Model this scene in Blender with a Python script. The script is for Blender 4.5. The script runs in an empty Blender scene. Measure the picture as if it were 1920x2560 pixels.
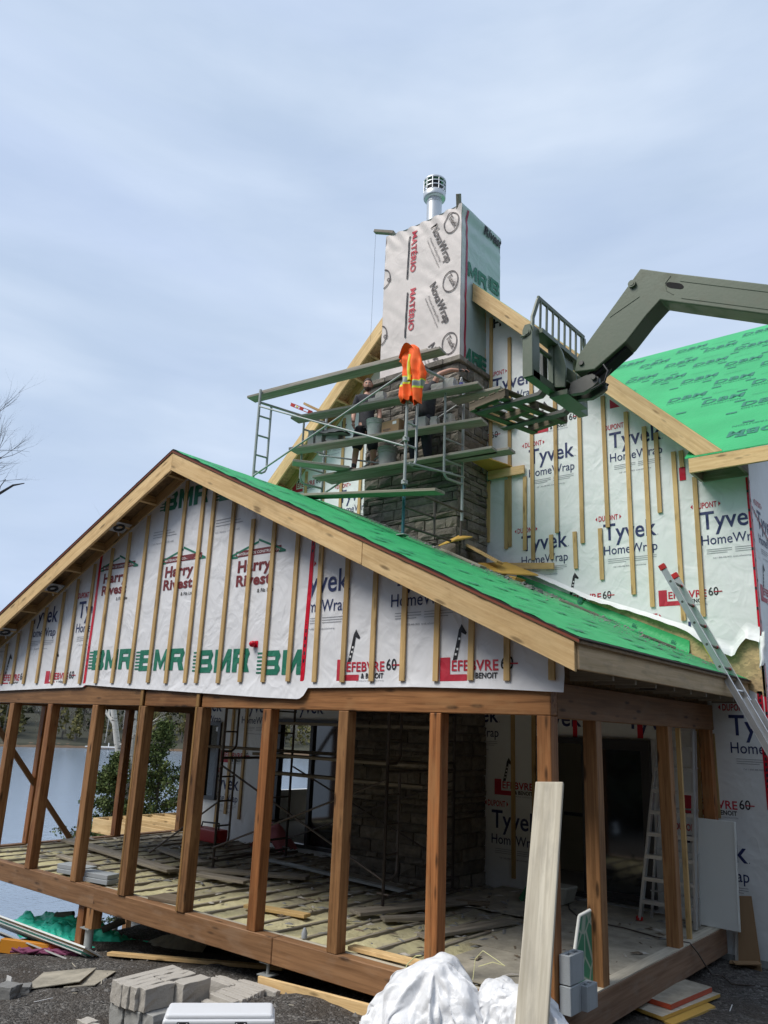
import bpy, bmesh, math, random
from mathutils import Vector, Matrix, noise as mnoise
R = math.radians
random.seed(7)
SC = bpy.context.scene
COL = SC.collection

# ------------------------------------------------------------------ camera
cam_d = bpy.data.cameras.new("camera"); cam = bpy.data.objects.new("camera", cam_d); COL.objects.link(cam)
cam_d.sensor_fit = 'VERTICAL'; cam_d.sensor_height = 24.0; cam_d.lens = 24.0*1982.9/2560
cam_d.clip_start = 0.05; cam_d.clip_end = 3000
yaw, pit, rol = R(-39.442), R(15.268), R(2.325)
fw = Vector((math.sin(yaw)*math.cos(pit), math.cos(yaw)*math.cos(pit), math.sin(pit)))
r0 = Vector((math.cos(yaw), -math.sin(yaw), 0)); u0 = r0.cross(fw)
rt = r0*math.cos(rol) + u0*math.sin(rol); up = -r0*math.sin(rol) + u0*math.cos(rol)
cam.matrix_world = Matrix(((rt.x, up.x, -fw.x, 3.427), (rt.y, up.y, -fw.y, -6.591), (rt.z, up.z, -fw.z, 2.191), (0, 0, 0, 1)))
SC.camera = cam

# ------------------------------------------------------------------ sky, sun, exposure
SUN_EL, SUN_AZ = R(53), R(208)          # azimuth clockwise from +Y
w = bpy.data.worlds.new("World"); SC.world = w; w.use_nodes = True
nt = w.node_tree; nt.nodes.clear()
def wn(t, **k):
    n = nt.nodes.new(t)
    for a, b in k.items(): setattr(n, a, b)
    return n
out = wn('ShaderNodeOutputWorld'); bg = wn('ShaderNodeBackground')
sky = wn('ShaderNodeTexSky', sky_type='NISHITA', sun_disc=False, sun_elevation=SUN_EL, sun_rotation=SUN_AZ, altitude=200.0, air_density=1.0, dust_density=2.0, ozone_density=1.5)
tc = wn('ShaderNodeTexCoord'); mp = wn('ShaderNodeMapping'); mp.inputs['Scale'].default_value = (1.0, 1.0, 4.2)
mp.inputs['Rotation'].default_value = (0.0, 0.10, 0.2)
n1 = wn('ShaderNodeTexNoise'); n1.inputs['Scale'].default_value = 1.15; n1.inputs['Detail'].default_value = 5.0; n1.inputs['Roughness'].default_value = 0.5; n1.inputs['Distortion'].default_value = 0.35
n2 = wn('ShaderNodeTexNoise'); n2.inputs['Scale'].default_value = 2.6; n2.inputs['Detail'].default_value = 6.0; n2.inputs['Roughness'].default_value = 0.52; n2.inputs['Distortion'].default_value = 0.3
cr1 = wn('ShaderNodeValToRGB'); e = cr1.color_ramp.elements
e[0].position = 0.36; e[0].color = (4.5, 5.45, 7.2, 1); e[1].position = 0.70; e[1].color = (6.05, 6.9, 8.15, 1); q = e.new(0.52); q.color = (4.85, 5.8, 7.3, 1)
cr2 = wn('ShaderNodeValToRGB'); e = cr2.color_ramp.elements
e[0].position = 0.32; e[0].color = (0.90, 0.92, 0.94, 1); e[1].position = 0.68; e[1].color = (1.10, 1.08, 1.06, 1)
mul = wn('ShaderNodeMixRGB', blend_type='MULTIPLY'); mul.inputs[0].default_value = 1.0
mixs = wn('ShaderNodeMixRGB', blend_type='MIX'); mixs.inputs[0].default_value = 0.90
L = nt.links.new
L(tc.outputs['Generated'], mp.inputs['Vector']); L(mp.outputs[0], n1.inputs['Vector']); L(mp.outputs[0], n2.inputs['Vector'])
L(n1.outputs['Fac'], cr1.inputs[0]); L(n2.outputs['Fac'], cr2.inputs[0])
L(cr1.outputs[0], mul.inputs[1]); L(cr2.outputs[0], mul.inputs[2])
L(sky.outputs[0], mixs.inputs[1]); L(mul.outputs[0], mixs.inputs[2])
L(mixs.outputs[0], bg.inputs['Color']); bg.inputs['Strength'].default_value = 0.059
L(bg.outputs[0], out.inputs['Surface'])
sl = bpy.data.lights.new("sun", 'SUN'); sl.energy = 1.45; sl.angle = R(28); sl.color = (1.0, 0.95, 0.87)
so = bpy.data.objects.new("sun", sl); COL.objects.link(so); so.location = (0, -10, 30)
sd = Vector((math.sin(SUN_AZ)*math.cos(SUN_EL), math.cos(SUN_AZ)*math.cos(SUN_EL), math.sin(SUN_EL)))
so.rotation_euler = (-sd).to_track_quat('-Z', 'Y').to_euler()
SC.view_settings.view_transform = 'Standard'; SC.view_settings.look = 'None'
SC.view_settings.exposure = 1.12; SC.view_settings.gamma = 1.0; SC.view_settings.use_curve_mapping = False

# ------------------------------------------------------------------ materials
MATS = {}
class NT:
    def __init__(s, name):
        s.m = bpy.data.materials.new(name); s.m.use_nodes = True; s.t = s.m.node_tree
        s.b = s.t.nodes['Principled BSDF']; MATS[name] = s.m
    def n(s, t, _in=None, **k):
        n = s.t.nodes.new(t)
        for a, b in k.items(): setattr(n, a, b)
        for a, b in (_in or {}).items(): s.set(n.inputs[a], b)
        return n
    def set(s, inp, v):
        if hasattr(v, 'is_linked') or isinstance(v, bpy.types.NodeSocket): s.t.links.new(v, inp)
        elif isinstance(v, (tuple, list)) and len(v) == 3 and inp.type == 'RGBA': inp.default_value = (*v, 1)
        else: inp.default_value = v
    def noise(s, vec, scale, detail=3, rough=.5, dist=0): return s.n('ShaderNodeTexNoise', {'Vector': vec, 'Scale': scale, 'Detail': detail, 'Roughness': rough, 'Distortion': dist}).outputs['Fac']
    def ramp(s, fac, stops):
        r = s.n('ShaderNodeValToRGB', {0: fac}); el = r.color_ramp.elements
        while len(el) < len(stops): el.new(.5)
        for q, (p, c) in zip(el, stops): q.position = p; q.color = (*c, 1) if len(c) == 3 else c
        return r.outputs[0]
    def mix(s, fac, a, b, mode='MIX'): return s.n('ShaderNodeMixRGB', {0: fac, 1: a, 2: b}, blend_type=mode).outputs[0]
    def math(s, op, a, b=0.0, clamp=False): return s.n('ShaderNodeMath', {0: a, 1: b}, operation=op, use_clamp=clamp).outputs[0]
    def mapping(s, vec, scale=(1, 1, 1), rot=(0, 0, 0)): return s.n('ShaderNodeMapping', {'Vector': vec, 'Scale': scale, 'Rotation': rot}).outputs[0]
    def bump(s, h, strength=.3, dist=.02, normal=None):
        d = {'Height': h, 'Strength': strength, 'Distance': dist}
        if normal is not None: d['Normal'] = normal
        return s.n('ShaderNodeBump', d).outputs[0]
    def attr(s, name): return s.n('ShaderNodeAttribute', attribute_name=name)
    def fin(s, color, rough=.6, normal=None, metal=0.0, spec=None, **k):
        s.set(s.b.inputs['Base Color'], color); s.set(s.b.inputs['Roughness'], rough); s.set(s.b.inputs['Metallic'], metal)
        if normal is not None: s.set(s.b.inputs['Normal'], normal)
        if spec is not None: s.b.inputs['Specular IOR Level'].default_value = spec
        for a, b in k.items(): s.set(s.b.inputs[a.replace('_', ' ')], b)
        return s.m

def wood(name, c1, c2, knot=.55, rough=.65, stain=None, stain_amt=0.0, knot_scale=1.0, tonevar=.35):
    t = NT(name); g = t.attr('grain').outputs['Vector']; rnd = t.attr('rnd').outputs['Fac']
    a = t.noise(t.mapping(g, (1.3, 30, 30)), 1.0, 4, .6, .6)
    lo = t.noise(t.mapping(g, (.9, 4, 4)), 1.0, 3, .5)
    col = t.ramp(a, [(.3, c1), (.68, c2)])
    tone = t.math('ADD', t.math('MULTIPLY', lo, .55), t.math('MULTIPLY', rnd, tonevar)); tone = t.math('ADD', tone, .55)
    col = t.mix(1.0, col, t.n('ShaderNodeCombineXYZ', {0: tone, 1: tone, 2: tone}).outputs[0], 'MULTIPLY')
    if tonevar > .5: col = t.mix(t.ramp(t.math('FRACT', t.math('MULTIPLY', rnd, 7.31)), [(.35, (0, 0, 0)), (.8, (1, 1, 1))]), col, t.mix(1.0, col, (1.0, .80, .68), 'MULTIPLY'))
    v = t.n('ShaderNodeTexVoronoi', {'Vector': t.mapping(g, (2.2*knot_scale, 9*knot_scale, 9*knot_scale)), 'Scale': 1.0})
    k = t.ramp(v.outputs['Distance'], [(.10, (1, 1, 1)), (.21, (0, 0, 0))])
    col = t.mix(t.math('MULTIPLY', k, knot), col, tuple(x*.28 for x in c1))
    if stain:
        st = t.ramp(t.noise(t.mapping(g, (2.5, 7, 7)), 1.0, 5, .65), [(.5, (0, 0, 0)), (.66, (1, 1, 1))])
        col = t.mix(t.math('MULTIPLY', st, stain_amt), col, stain)
    t.fin(col, rough, t.bump(a, .25, .004), spec=.3)
wood('new_lumber', (.57, .37, .165), (.75, .54, .28), knot=.8, stain=(.36, .22, .09), stain_amt=.4)
wood('batten_lumber', (.50, .325, .135), (.64, .44, .20), stain=(.24, .15, .06), stain_amt=.3)
wood('treated_post', (.125, .058, .022), (.295, .15, .062), knot=.85, rough=.55, stain=(.37, .20, .085), stain_amt=.45, knot_scale=1.0, tonevar=.7)
wood('treated_sill', (.15, .075, .034), (.27, .145, .07), knot=.8, tonevar=.45, rough=.65, stain=(.30, .20, .13), stain_amt=.45)
wood('yellow_post', (.20, .105, .035), (.33, .185, .065), knot=.4)
wood('weathered_plank', (.22, .20, .165), (.42, .385, .33), knot=.25, rough=.85, stain=(.32, .32, .29), stain_amt=.5)
wood('grey_board', (.19, .165, .13), (.35, .31, .25), knot=.3, rough=.85, stain=(.34, .31, .27), stain_amt=.6)
wood('tan_board', (.44, .32, .18), (.58, .44, .28), knot=.3, rough=.8, stain=(.30, .24, .17), stain_amt=.4)
wood('brown_sill', (.15, .085, .05), (.23, .145, .095), knot=.2, rough=.8, stain=(.24, .19, .15), stain_amt=.4)
wood('pale_plank', (.38, .34, .265), (.54, .50, .41), knot=.25, rough=.8, stain=(.34, .31, .26), stain_amt=.4)
wood('pallet_wood', (.11, .085, .06), (.22, .175, .125), knot=.3, rough=.85)

def osb(name, c):
    t = NT(name); p = t.n('ShaderNodeNewGeometry').outputs['Position']
    v = t.n('ShaderNodeTexVoronoi', {'Vector': t.mapping(p, (26, 26, 40)), 'Scale': 1.0})
    col = t.mix(t.math('MULTIPLY', t.n('ShaderNodeSeparateColor', {0: v.outputs['Color']}).outputs[0], .8), c, tuple(x*.5 for x in c))
    t.fin(col, .75, t.bump(v.outputs['Distance'], .2, .004))
osb('osb_panel', (.66, .48, .25)); osb('osb_shaded', (.26, .17, .085))  # second is the same OSB darkened to deepen shade under the porch roof

def wrinkle(t, amt=1.0, sc=1.0):
    p = t.n('ShaderNodeNewGeometry').outputs['Position']
    a = t.noise(p, 2.3*sc, 2, .4, 1.6)
    rid = t.math('ABSOLUTE', t.math('SUBTRACT', t.noise(t.mapping(p, (1.0, 1.0, .75), (.0, .35, .0)), 3.4*sc, 2, .5, 1.0), .5))
    b = t.math('SUBTRACT', 1.0, t.math('MULTIPLY', rid, 5.0), True)
    fine = t.noise(p, 14.0, 3, .5, .5)
    h = t.math('ADD', t.math('MULTIPLY', a, 1.0), t.math('ADD', t.math('MULTIPLY', b, .26), t.math('MULTIPLY', fine, .05)))
    return t.bump(h, .5*amt, .05)
def wrap(name, c, rough=.42, amt=1.0, dirt=None, sc=1.0):
    t = NT(name); p = t.n('ShaderNodeNewGeometry').outputs['Position']
    lo = t.noise(p, .8, 3, .5)
    col = t.mix(t.math('MULTIPLY', lo, .35), c, tuple(x*.86 for x in c))
    if dirt:
        dm = t.ramp(t.noise(p, 2.2, 5, .6), [(.52, (0, 0, 0)), (.75, (1, 1, 1))])
        col = t.mix(t.math('MULTIPLY', dm, .3), col, dirt)
    t.fin(col, rough, wrinkle(t, amt, sc), spec=.35)
wrap('wrap_white', (.82, .845, .84), .42, .7, None, .8); wrap('wrap_shaded', (.80, .80, .82), .42, .85, None, .9); wrap('wrap_beige', (.71, .64, .60), .5, .55, None, .6)  # gable wrap is the same white, slightly greyed for shade under the overhang
wrap('wrap_green_grey', (.46, .55, .53), .4, .8, None, .7); wrap('wrap_pale', (.62, .60, .585), .5, .8)
wrap('ink_navy', (.030, .042, .13), .5); wrap('ink_red', (.52, .035, .06), .5); wrap('ink_green', (.025, .19, .12), .5)
wrap('ink_maroon', (.19, .035, .04), .5); wrap('ink_black', (.025, .025, .03), .5); wrap('ink_grey', (.34, .35, .38), .5); wrap('ink_white', (.8, .8, .8), .5)
wrap('ink_brown', (.085, .07, .07), .5); wrap('tape_red', (.62, .012, .035), .3, .6); wrap('tape_crimson', (.40, .02, .06), .35, .6)

def plain(name, c, rough=.5, metal=0.0, spec=None, var=.25, scale=6.0, bump=0.0):
    t = NT(name); p = t.n('ShaderNodeTexCoord').outputs['Object']
    lo = t.noise(p, scale, 4, .6)
    col = t.mix(t.math('MULTIPLY', lo, var*2), tuple(min(1, x*(1+var*.4)) for x in c), tuple(x*(1-var) for x in c))
    nm = t.bump(t.noise(p, scale*6, 3), bump, .01) if bump else None
    rr = t.math('ADD', t.math('MULTIPLY', lo, .2), rough-.1)
    t.fin(col, rr, nm, metal, spec)
plain('galvanised', (.36, .38, .375), .55, .3, var=.3, scale=9); plain('blue_steel', (.03, .13, .17), .5, .2, var=.3)
plain('rusty_steel', (.12, .10, .09), .6, .5, var=.4, scale=12); plain('bright_steel', (.52, .54, .56), .42, .55, var=.15)
plain('dark_mesh', (.05, .05, .055), .6, .5); plain('aluminium', (.62, .63, .64), .38, .85, var=.15)
plain('olive_dark', (.03, .036, .03), .6, var=.3)
plain('steel_grey', (.12, .12, .11), .5, .6, var=.4); plain('black_rubber', (.016, .016, .018), .55, var=.2); plain('chrome', (.7, .7, .7), .15, 1.0)
plain('hi_vis_orange', (.95, .13, .012), .75, var=.18, scale=12, bump=.15); plain('hi_vis_yellow', (.75, .78, .03), .6); plain('reflective_silver', (.34, .36, .35), .4, .3)
plain('skin', (.50, .27, .19), .55, var=.15); plain('hair_dark', (.028, .018, .013), .7); plain('beard_brown', (.07, .042, .03), .8, var=.5, scale=60); plain('shirt_dark', (.05, .05, .06), .85, var=.6, scale=22, bump=.3)
plain('shorts_black', (.016, .016, .02), .85, bump=.2); plain('denim_dark', (.018, .02, .032), .85, bump=.2); plain('sock_grey', (.07, .07, .07), .9); plain('shoe_black', (.018, .017, .016), .6); plain('glove_dark', (.04, .04, .042), .8)
plain('white_eye', (.7, .7, .7), .3); plain('red_plastic', (.48, .02, .02), .4); plain('white_plastic', (.72, .72, .72), .38, var=.12); plain('bucket_white', (.58, .58, .55), .55, var=.45, scale=10)
plain('cooler_white', (.74, .75, .77), .42, var=.06, scale=4, bump=.03); plain('cardboard', (.36, .22, .12), .85); plain('concrete', (.36, .36, .345), .9, var=.25, scale=14, bump=.35)
plain('concrete_dark', (.22, .22, .215), .9, var=.3, scale=14, bump=.35); plain('paver_blue', (.34, .37, .39), .9, var=.2, scale=14, bump=.3)
plain('cut_stone', (.46, .43, .385), .9, var=.28, scale=9, bump=.55); plain('black_frame', (.045, .045, .05), .35); plain('panel_white', (.72, .74, .71), .55, var=.12, scale=2.5)
plain('brown_board', (.30, .19, .10), .7, var=.25, scale=3); plain('tarp_teal', (.05, .74, .54), .4, var=.15, scale=3, bump=.3); plain('orange_board', (.62, .25, .02), .55); plain('red_board', (.45, .07, .03), .55)
plain('purple_net', (.20, .045, .11), .8); plain('pink_insulation', (.55, .20, .24), .95, bump=.6); plain('cord_brown', (.06, .045, .035), .5); plain('bottle_label', (.05, .05, .22), .4)
plain('pale_cord', (.62, .60, .30), .6); plain('yellow_ply', (.55, .34, .07), .6); plain('green_tub', (.03, .16, .07), .4); plain('tub_grey', (.42, .42, .37), .6, var=.3); plain('level_red', (.55, .03, .02), .4)
plain('hollow_shade', (.012, .012, .012), .9); plain('interior_wall', (.42, .36, .24), .8, var=.15, scale=1.0); plain('interior_dark', (.28, .25, .20), .9); plain('door_tape', (.55, .03, .05), .5)  # first is near-black painted shade for hollows on the boom and carriage
plain('felt_black', (.035, .028, .024), .9, var=.4, scale=10); plain('drip_red', (.20, .045, .02), .7)
plain('machine_glass', (.03, .035, .04), .1)

t = NT('olive_paint'); p = t.n('ShaderNodeTexCoord').outputs['Object']
c = t.mix(t.noise(p, 1.6, 4, .6), (.085, .115, .072), (.13, .16, .108))
dust = t.ramp(t.noise(p, 4.5, 6, .72), [(.52, (0, 0, 0)), (.70, (1, 1, 1))]); c = t.mix(t.math('MULTIPLY', dust, .45), c, (.20, .19, .15))
scr = t.ramp(t.noise(t.mapping(p, (6, 6, 60), (0, .5, 0)), 1.5, 5, .75), [(.68, (0, 0, 0)), (.74, (1, 1, 1))]); c = t.mix(t.math('MULTIPLY', scr, .5), c, (.05, .045, .04))
t.fin(c, t.math('ADD', .42, t.math('MULTIPLY', dust, .3)), t.bump(t.noise(p, 30, 4), .08, .01))
t = NT('clear_plastic'); t.fin((.9, .93, .95), .08, Transmission_Weight=.9, Alpha=.75)
t = NT('door_glass'); t.fin((.02, .024, .028), .05, spec=1.0)
t = NT('green_glass'); p = t.n('ShaderNodeTexCoord').outputs['Object']
v = t.n('ShaderNodeTexVoronoi', {'Vector': t.mapping(p, (7, 7, 4)), 'Scale': 1.0}, feature='DISTANCE_TO_EDGE')
t.fin(t.mix(t.ramp(v.outputs[0], [(.02, (1, 1, 1)), (.06, (0, 0, 0))]), t.mix(t.noise(p, 5), (.02, .16, .09), (.10, .30, .19)), (.35, .42, .36)), .35)
# stone veneer (random tone per stone)
t = NT('stone_veneer'); p = t.n('ShaderNodeNewGeometry').outputs['Position']; rnd = t.attr('rnd').outputs['Fac']
base = t.ramp(rnd, [(0.0, (.17, .158, .142)), (.45, (.26, .24, .215)), (.75, (.35, .325, .29)), (1.0, (.22, .195, .165))])
nz = t.noise(p, 9, 5, .65); base = t.mix(1.0, base, t.ramp(nz, [(.25, (.6, .6, .6)), (.75, (1.3, 1.28, 1.22))]), 'MULTIPLY')
base = t.mix(1.0, base, (.80, .78, .76), 'MULTIPLY')
t.fin(base, .9, t.bump(t.noise(p, 26, 5, .65), .8, .025), spec=.2)
plain('mortar', (.16, .15, .14), .95, bump=.4)
# green roof underlay
t = NT('underlay_green'); p = t.n('ShaderNodeNewGeometry').outputs['Position']
t.fin(t.mix(t.noise(p, 1.3, 3), (.022, .31, .10), (.05, .49, .17)), .5, t.bump(t.math('ADD', t.noise(t.mapping(p, (1, .5, 1)), 4, 3, .5, 1.0), t.noise(p, 18, 2)), .3, .02), spec=.35)
t = NT('underlay_dirty'); p = t.n('ShaderNodeNewGeometry').outputs['Position']
sep = t.n('ShaderNodeSeparateXYZ', {0: p})
nearwall = t.math('MULTIPLY', t.math('SUBTRACT', sep.outputs[1], 2.55), .62)                    # mortar rubble gathers by the chimney
nz = t.noise(p, 5, 6, .7)
fade = t.math('SUBTRACT', .9, t.math('MULTIPLY', t.math('ADD', sep.outputs[0], 2.7), .5), True)
msk = t.math('MULTIPLY', t.math('ADD', nearwall, t.math('MULTIPLY', t.math('SUBTRACT', nz, .5), 2.2)), fade, True)
sp = t.ramp(t.noise(t.mapping(p, (2, 1, 1)), 22, 5, .7), [(.60, (0, 0, 0)), (.68, (1, 1, 1))])
col = t.mix(t.noise(p, 1.3, 3), (.022, .31, .10), (.05, .49, .17))
col = t.mix(t.math('MULTIPLY', sp, .15), col, (.035, .16, .07))
col = t.mix(msk, col, t.mix(t.noise(p, 30, 3), (.13, .13, .11), (.27, .26, .22)))
t.fin(col, .6, t.bump(t.math('ADD', t.noise(t.mapping(p, (1, .5, 1)), 4, 3, .5, 1.0), nz), .35, .02), spec=.3)
# gravel ground
t = NT('ground_gravel'); p = t.n('ShaderNodeNewGeometry').outputs['Position']
v = t.n('ShaderNodeTexVoronoi', {'Vector': p, 'Scale': 38.0}); v2 = t.n('ShaderNodeTexVoronoi', {'Vector': p, 'Scale': 95.0})
big = t.noise(p, 1.1, 5, .6)
c = t.ramp(t.n('ShaderNodeSeparateColor', {0: v.outputs['Color']}).outputs[0], [(0, (.055, .052, .048)), (.5, (.11, .103, .096)), (.9, (.18, .17, .158)), (1, (.30, .285, .265))])
c = t.mix(t.ramp(big, [(.42, (0, 0, 0)), (.62, (1, 1, 1))]), c, t.mix(t.noise(p, 40, 4), (.05, .042, .034), (.12, .10, .084)))
h = t.math('ADD', t.math('MULTIPLY', v.outputs[0], -.7), t.math('ADD', t.math('MULTIPLY', v2.outputs[0], -.35), big))
t.fin(c, .92, t.bump(h, .9, .04), spec=.25)
plain('pebble', (.21, .20, .19), .9, var=.55, scale=30, bump=.3)
t = NT('lake_water'); p = t.n('ShaderNodeNewGeometry').outputs['Position']
h = t.math('ADD', t.noise(t.mapping(p, (.9, .35, 1), (0, 0, .5)), 2.0, 4, .6, .6), t.noise(p, 7, 3))
t.fin((.20, .255, .32), .16, t.bump(h, .30, .05), spec=.6)
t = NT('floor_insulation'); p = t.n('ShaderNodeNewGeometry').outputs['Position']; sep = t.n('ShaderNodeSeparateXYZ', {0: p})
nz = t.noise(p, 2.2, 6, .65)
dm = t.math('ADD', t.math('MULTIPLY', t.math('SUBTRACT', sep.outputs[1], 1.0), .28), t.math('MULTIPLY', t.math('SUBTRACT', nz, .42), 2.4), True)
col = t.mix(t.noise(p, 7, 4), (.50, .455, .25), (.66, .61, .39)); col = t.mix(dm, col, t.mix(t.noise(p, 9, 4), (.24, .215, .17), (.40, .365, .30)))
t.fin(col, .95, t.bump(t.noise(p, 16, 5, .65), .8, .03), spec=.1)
t = NT('dirty_ply'); p = t.n('ShaderNodeNewGeometry').outputs['Position']
t.fin(t.mix(t.ramp(t.noise(p, 3, 6, .7), [(.35, (0, 0, 0)), (.65, (1, 1, 1))]), (.46, .42, .34), (.27, .25, .205)), .9, t.bump(t.noise(p, 20, 4), .4, .01), spec=.15)
t = NT('plastic_bag'); p = t.n('ShaderNodeTexCoord').outputs['Object']
t.fin(t.mix(t.ramp(t.noise(p, 3.5, 4, .6), [(.4, (0, 0, 0)), (.6, (1, 1, 1))]), (.72, .73, .75), (.84, .845, .86)), .38, t.bump(t.math('ADD', t.noise(t.mapping(p, (1, 1, .55)), 9, 3, .5, 1.8), t.math('MULTIPLY', t.noise(p, 26, 3, .5, 1.5), .2)), .36, .03), spec=.45, Subsurface_Weight=.15, Subsurface_Radius=(.05, .05, .05))
def leaf(name, c1, c2):
    t = NT(name); p = t.attr('rnd').outputs['Fac']; t.fin(t.mix(p, c1, c2), .7, spec=.2)
leaf('cedar_leaf', (.035, .066, .02), (.15, .185, .06)); leaf('far_cedar', (.075, .075, .022), (.15, .13, .05)); leaf('far_twig', (.085, .07, .06), (.17, .145, .125)); leaf('far_dark', (.03, .04, .022), (.06, .07, .03))
plain('bark_grey', (.13, .115, .10), .9, var=.4, scale=5, bump=.4); plain('twig_dark', (.045, .04, .042), .9)
t = NT('birch_bark'); p = t.n('ShaderNodeNewGeometry').outputs['Position']
t.fin(t.mix(t.ramp(t.noise(t.mapping(p, (3, 3, 14)), 1.5, 5, .7), [(.56, (0, 0, 0)), (.64, (1, 1, 1))]), (.62, .60, .56), (.06, .05, .045)), .8)
plain('shore_brush', (.13, .085, .05), .95, var=.4, scale=.4)
plain('far_hill', (.05, .05, .032), .95, var=.4, scale=.1)
# ------------------------------------------------------------------ mesh helpers
WORLD = {}                                                  # object -> its world origin
class MB:
    def __init__(s): s.v = []; s.f = []; s.mi = []; s.g = []; s.r = []; s.sm = []
    def add(s, verts, faces, mi=0, grain=None, rnd=None, smooth=False):
        o = len(s.v); rnd = random.random() if rnd is None else rnd
        off = Vector((rnd*37.0, rnd*11.0, rnd*5.0))
        s.v += [Vector(p) for p in verts]
        s.g += [Vector(q)+off for q in (grain or verts)]
        s.r += [rnd]*len(verts)
        for f in faces: s.f.append(tuple(o+i for i in f)); s.mi.append(mi); s.sm.append(smooth)
    def beam(s, p0, p1, w, h, upv=(0, 0, 1), mi=0, rnd=None):
        """bar from p0 to p1, w across and h along upv"""
        p0 = Vector(p0); p1 = Vector(p1); d = (p1-p0); ln = d.length; d.normalize()
        u = Vector(upv); u = u - d*u.dot(d)
        if u.length < 1e-5: u = Vector((1, 0, 0)) - d*d.x
        u.normalize(); x = d.cross(u)
        V = []; G = []
        for a in (0, ln):
            for b, c in ((-w/2, -h/2), (w/2, -h/2), (w/2, h/2), (-w/2, h/2)):
                V.append(p0+d*a+x*b+u*c); G.append((a, b, c))
        s.add(V, [(3, 2, 1, 0), (4, 5, 6, 7), (0, 1, 5, 4), (1, 2, 6, 5), (2, 3, 7, 6), (3, 0, 4, 7)], mi, G, rnd)
    def box(s, x0, x1, y0, y1, z0, z1, mi=0, rnd=None):
        dx, dy, dz = x1-x0, y1-y0, z1-z0; m = max(dx, dy, dz)
        xm, ym, zm = (x0+x1)/2, (y0+y1)/2, (z0+z1)/2
        if m == dx: s.beam((x0, ym, zm), (x1, ym, zm), dy, dz, (0, 0, 1), mi, rnd)
        elif m == dy: s.beam((xm, y0, zm), (xm, y1, zm), dx, dz, (0, 0, 1), mi, rnd)
        else: s.beam((xm, ym, z0), (xm, ym, z1), dx, dy, (0, 1, 0), mi, rnd)
    def prism(s, poly, vec, mi=0, gdir=(1, 0, 0), rnd=None, cap=True, mi_side=None):
        vec = Vector(vec); P = [Vector(p) for p in poly]; n = len(P)
        nrm = (P[1]-P[0]).cross(P[2]-P[1])
        for i in range(n):
            if nrm.length > 1e-9: break
            nrm = (P[(i+1) % n]-P[i]).cross(P[(i+2) % n]-P[(i+1) % n])
        if nrm.dot(vec) > 0: P.reverse()
        V = P+[p+vec for p in P]
        g = Vector(gdir).normalized(); q = vec.normalized(); t = g.cross(q)
        G = [(v.dot(g), v.dot(t), v.dot(q)) for v in V]
        F = [tuple(range(n)), tuple(range(2*n-1, n-1, -1))] if cap else []
        o = len(s.mi); s.add(V, F+[(i, n+i, n+(i+1) % n, (i+1) % n)[::1] for i in range(n)], mi, G, rnd)
        if mi_side is not None:
            for k in range(o+len(F), len(s.mi)): s.mi[k] = mi_side
    def tube(s, pts, r, n=8, mi=0, r2=None, cap=True, rnd=None):
        P = [Vector(p) for p in pts]; m = len(P); V = []; F = []; x = None
        for i, p in enumerate(P):
            d = (P[min(i+1, m-1)]-P[max(i-1, 0)]).normalized()
            if x is None:
                x = d.cross(Vector((0, 0, 1)))
                if x.length < .05: x = d.cross(Vector((1, 0, 0)))
            x = (x-d*x.dot(d)).normalized(); y = d.cross(x)
            rr = r if r2 is None else r+(r2-r)*i/(m-1)
            if isinstance(r, (list, tuple)): rr = r[i]
            V += [p+x*rr*math.cos(2*math.pi*k/n)+y*rr*math.sin(2*math.pi*k/n) for k in range(n)]
        for i in range(m-1):
            for k in range(n): F.append((i*n+k, i*n+(k+1) % n, (i+1)*n+(k+1) % n, (i+1)*n+k))
        if cap: F += [tuple(range(n-1, -1, -1)), tuple((m-1)*n+k for k in range(n))]
        s.add(V, F, mi, None, rnd, True)
    def lathe(s, c, prof, n=20, mi=0, axis=(0, 0, 1), rnd=None):
        c = Vector(c); a = Vector(axis).normalized(); x = a.orthogonal().normalized(); y = a.cross(x); V = []; F = []
        for r, z in prof: V += [c+a*z+(x*math.cos(2*math.pi*k/n)+y*math.sin(2*math.pi*k/n))*max(r, 1e-4) for k in range(n)]
        for i in range(len(prof)-1):
            for k in range(n): F.append((i*n+k, i*n+(k+1) % n, (i+1)*n+(k+1) % n, (i+1)*n+k))
        s.add(V, F, mi, None, rnd, True)
    def grid(s, fn, nu, nv, mi=0, smooth=True, rnd=0.0):
        V = [fn(i/nu, j/nv) for j in range(nv+1) for i in range(nu+1)]
        s.add(V, [(j*(nu+1)+i, j*(nu+1)+i+1, (j+1)*(nu+1)+i+1, (j+1)*(nu+1)+i) for j in range(nv) for i in range(nu)], mi, None, rnd, smooth)
    def text(s, body, org, ux, uy, width, mi, bold=0.0, height=None, lift=0.004, clip=None, fn=None):
        """printed lettering: left end of the base line at org, running along ux for `width`"""
        V, F, w_, h_ = glyphs(body, bold); ux = Vector(ux).normalized(); uy = Vector(uy).normalized(); nn = ux.cross(uy)
        k = width/w_; kh = k if height is None else height/h_
        if clip: V, F = clip_poly(V, F, [(a*k, b*kh, c) for a, b, c in clip])
        if not F: return
        P = [Vector(org)+ux*(x*k)+uy*(y*kh)+nn*lift for x, y in V]
        if fn: P = [fn(p) for p in P]
        s.add(P, F, mi, None, 0.0)
    def poly(s, pts, org, ux, uy, mi, lift=0.004, fn=None):
        ux = Vector(ux).normalized(); uy = Vector(uy).normalized(); nn = ux.cross(uy)
        P = [Vector(org)+ux*x+uy*y+nn*lift for x, y in pts]
        if fn: P = [fn(p) for p in P]
        s.add(P, [tuple(range(len(P)))], mi, None, 0.0)
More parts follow.
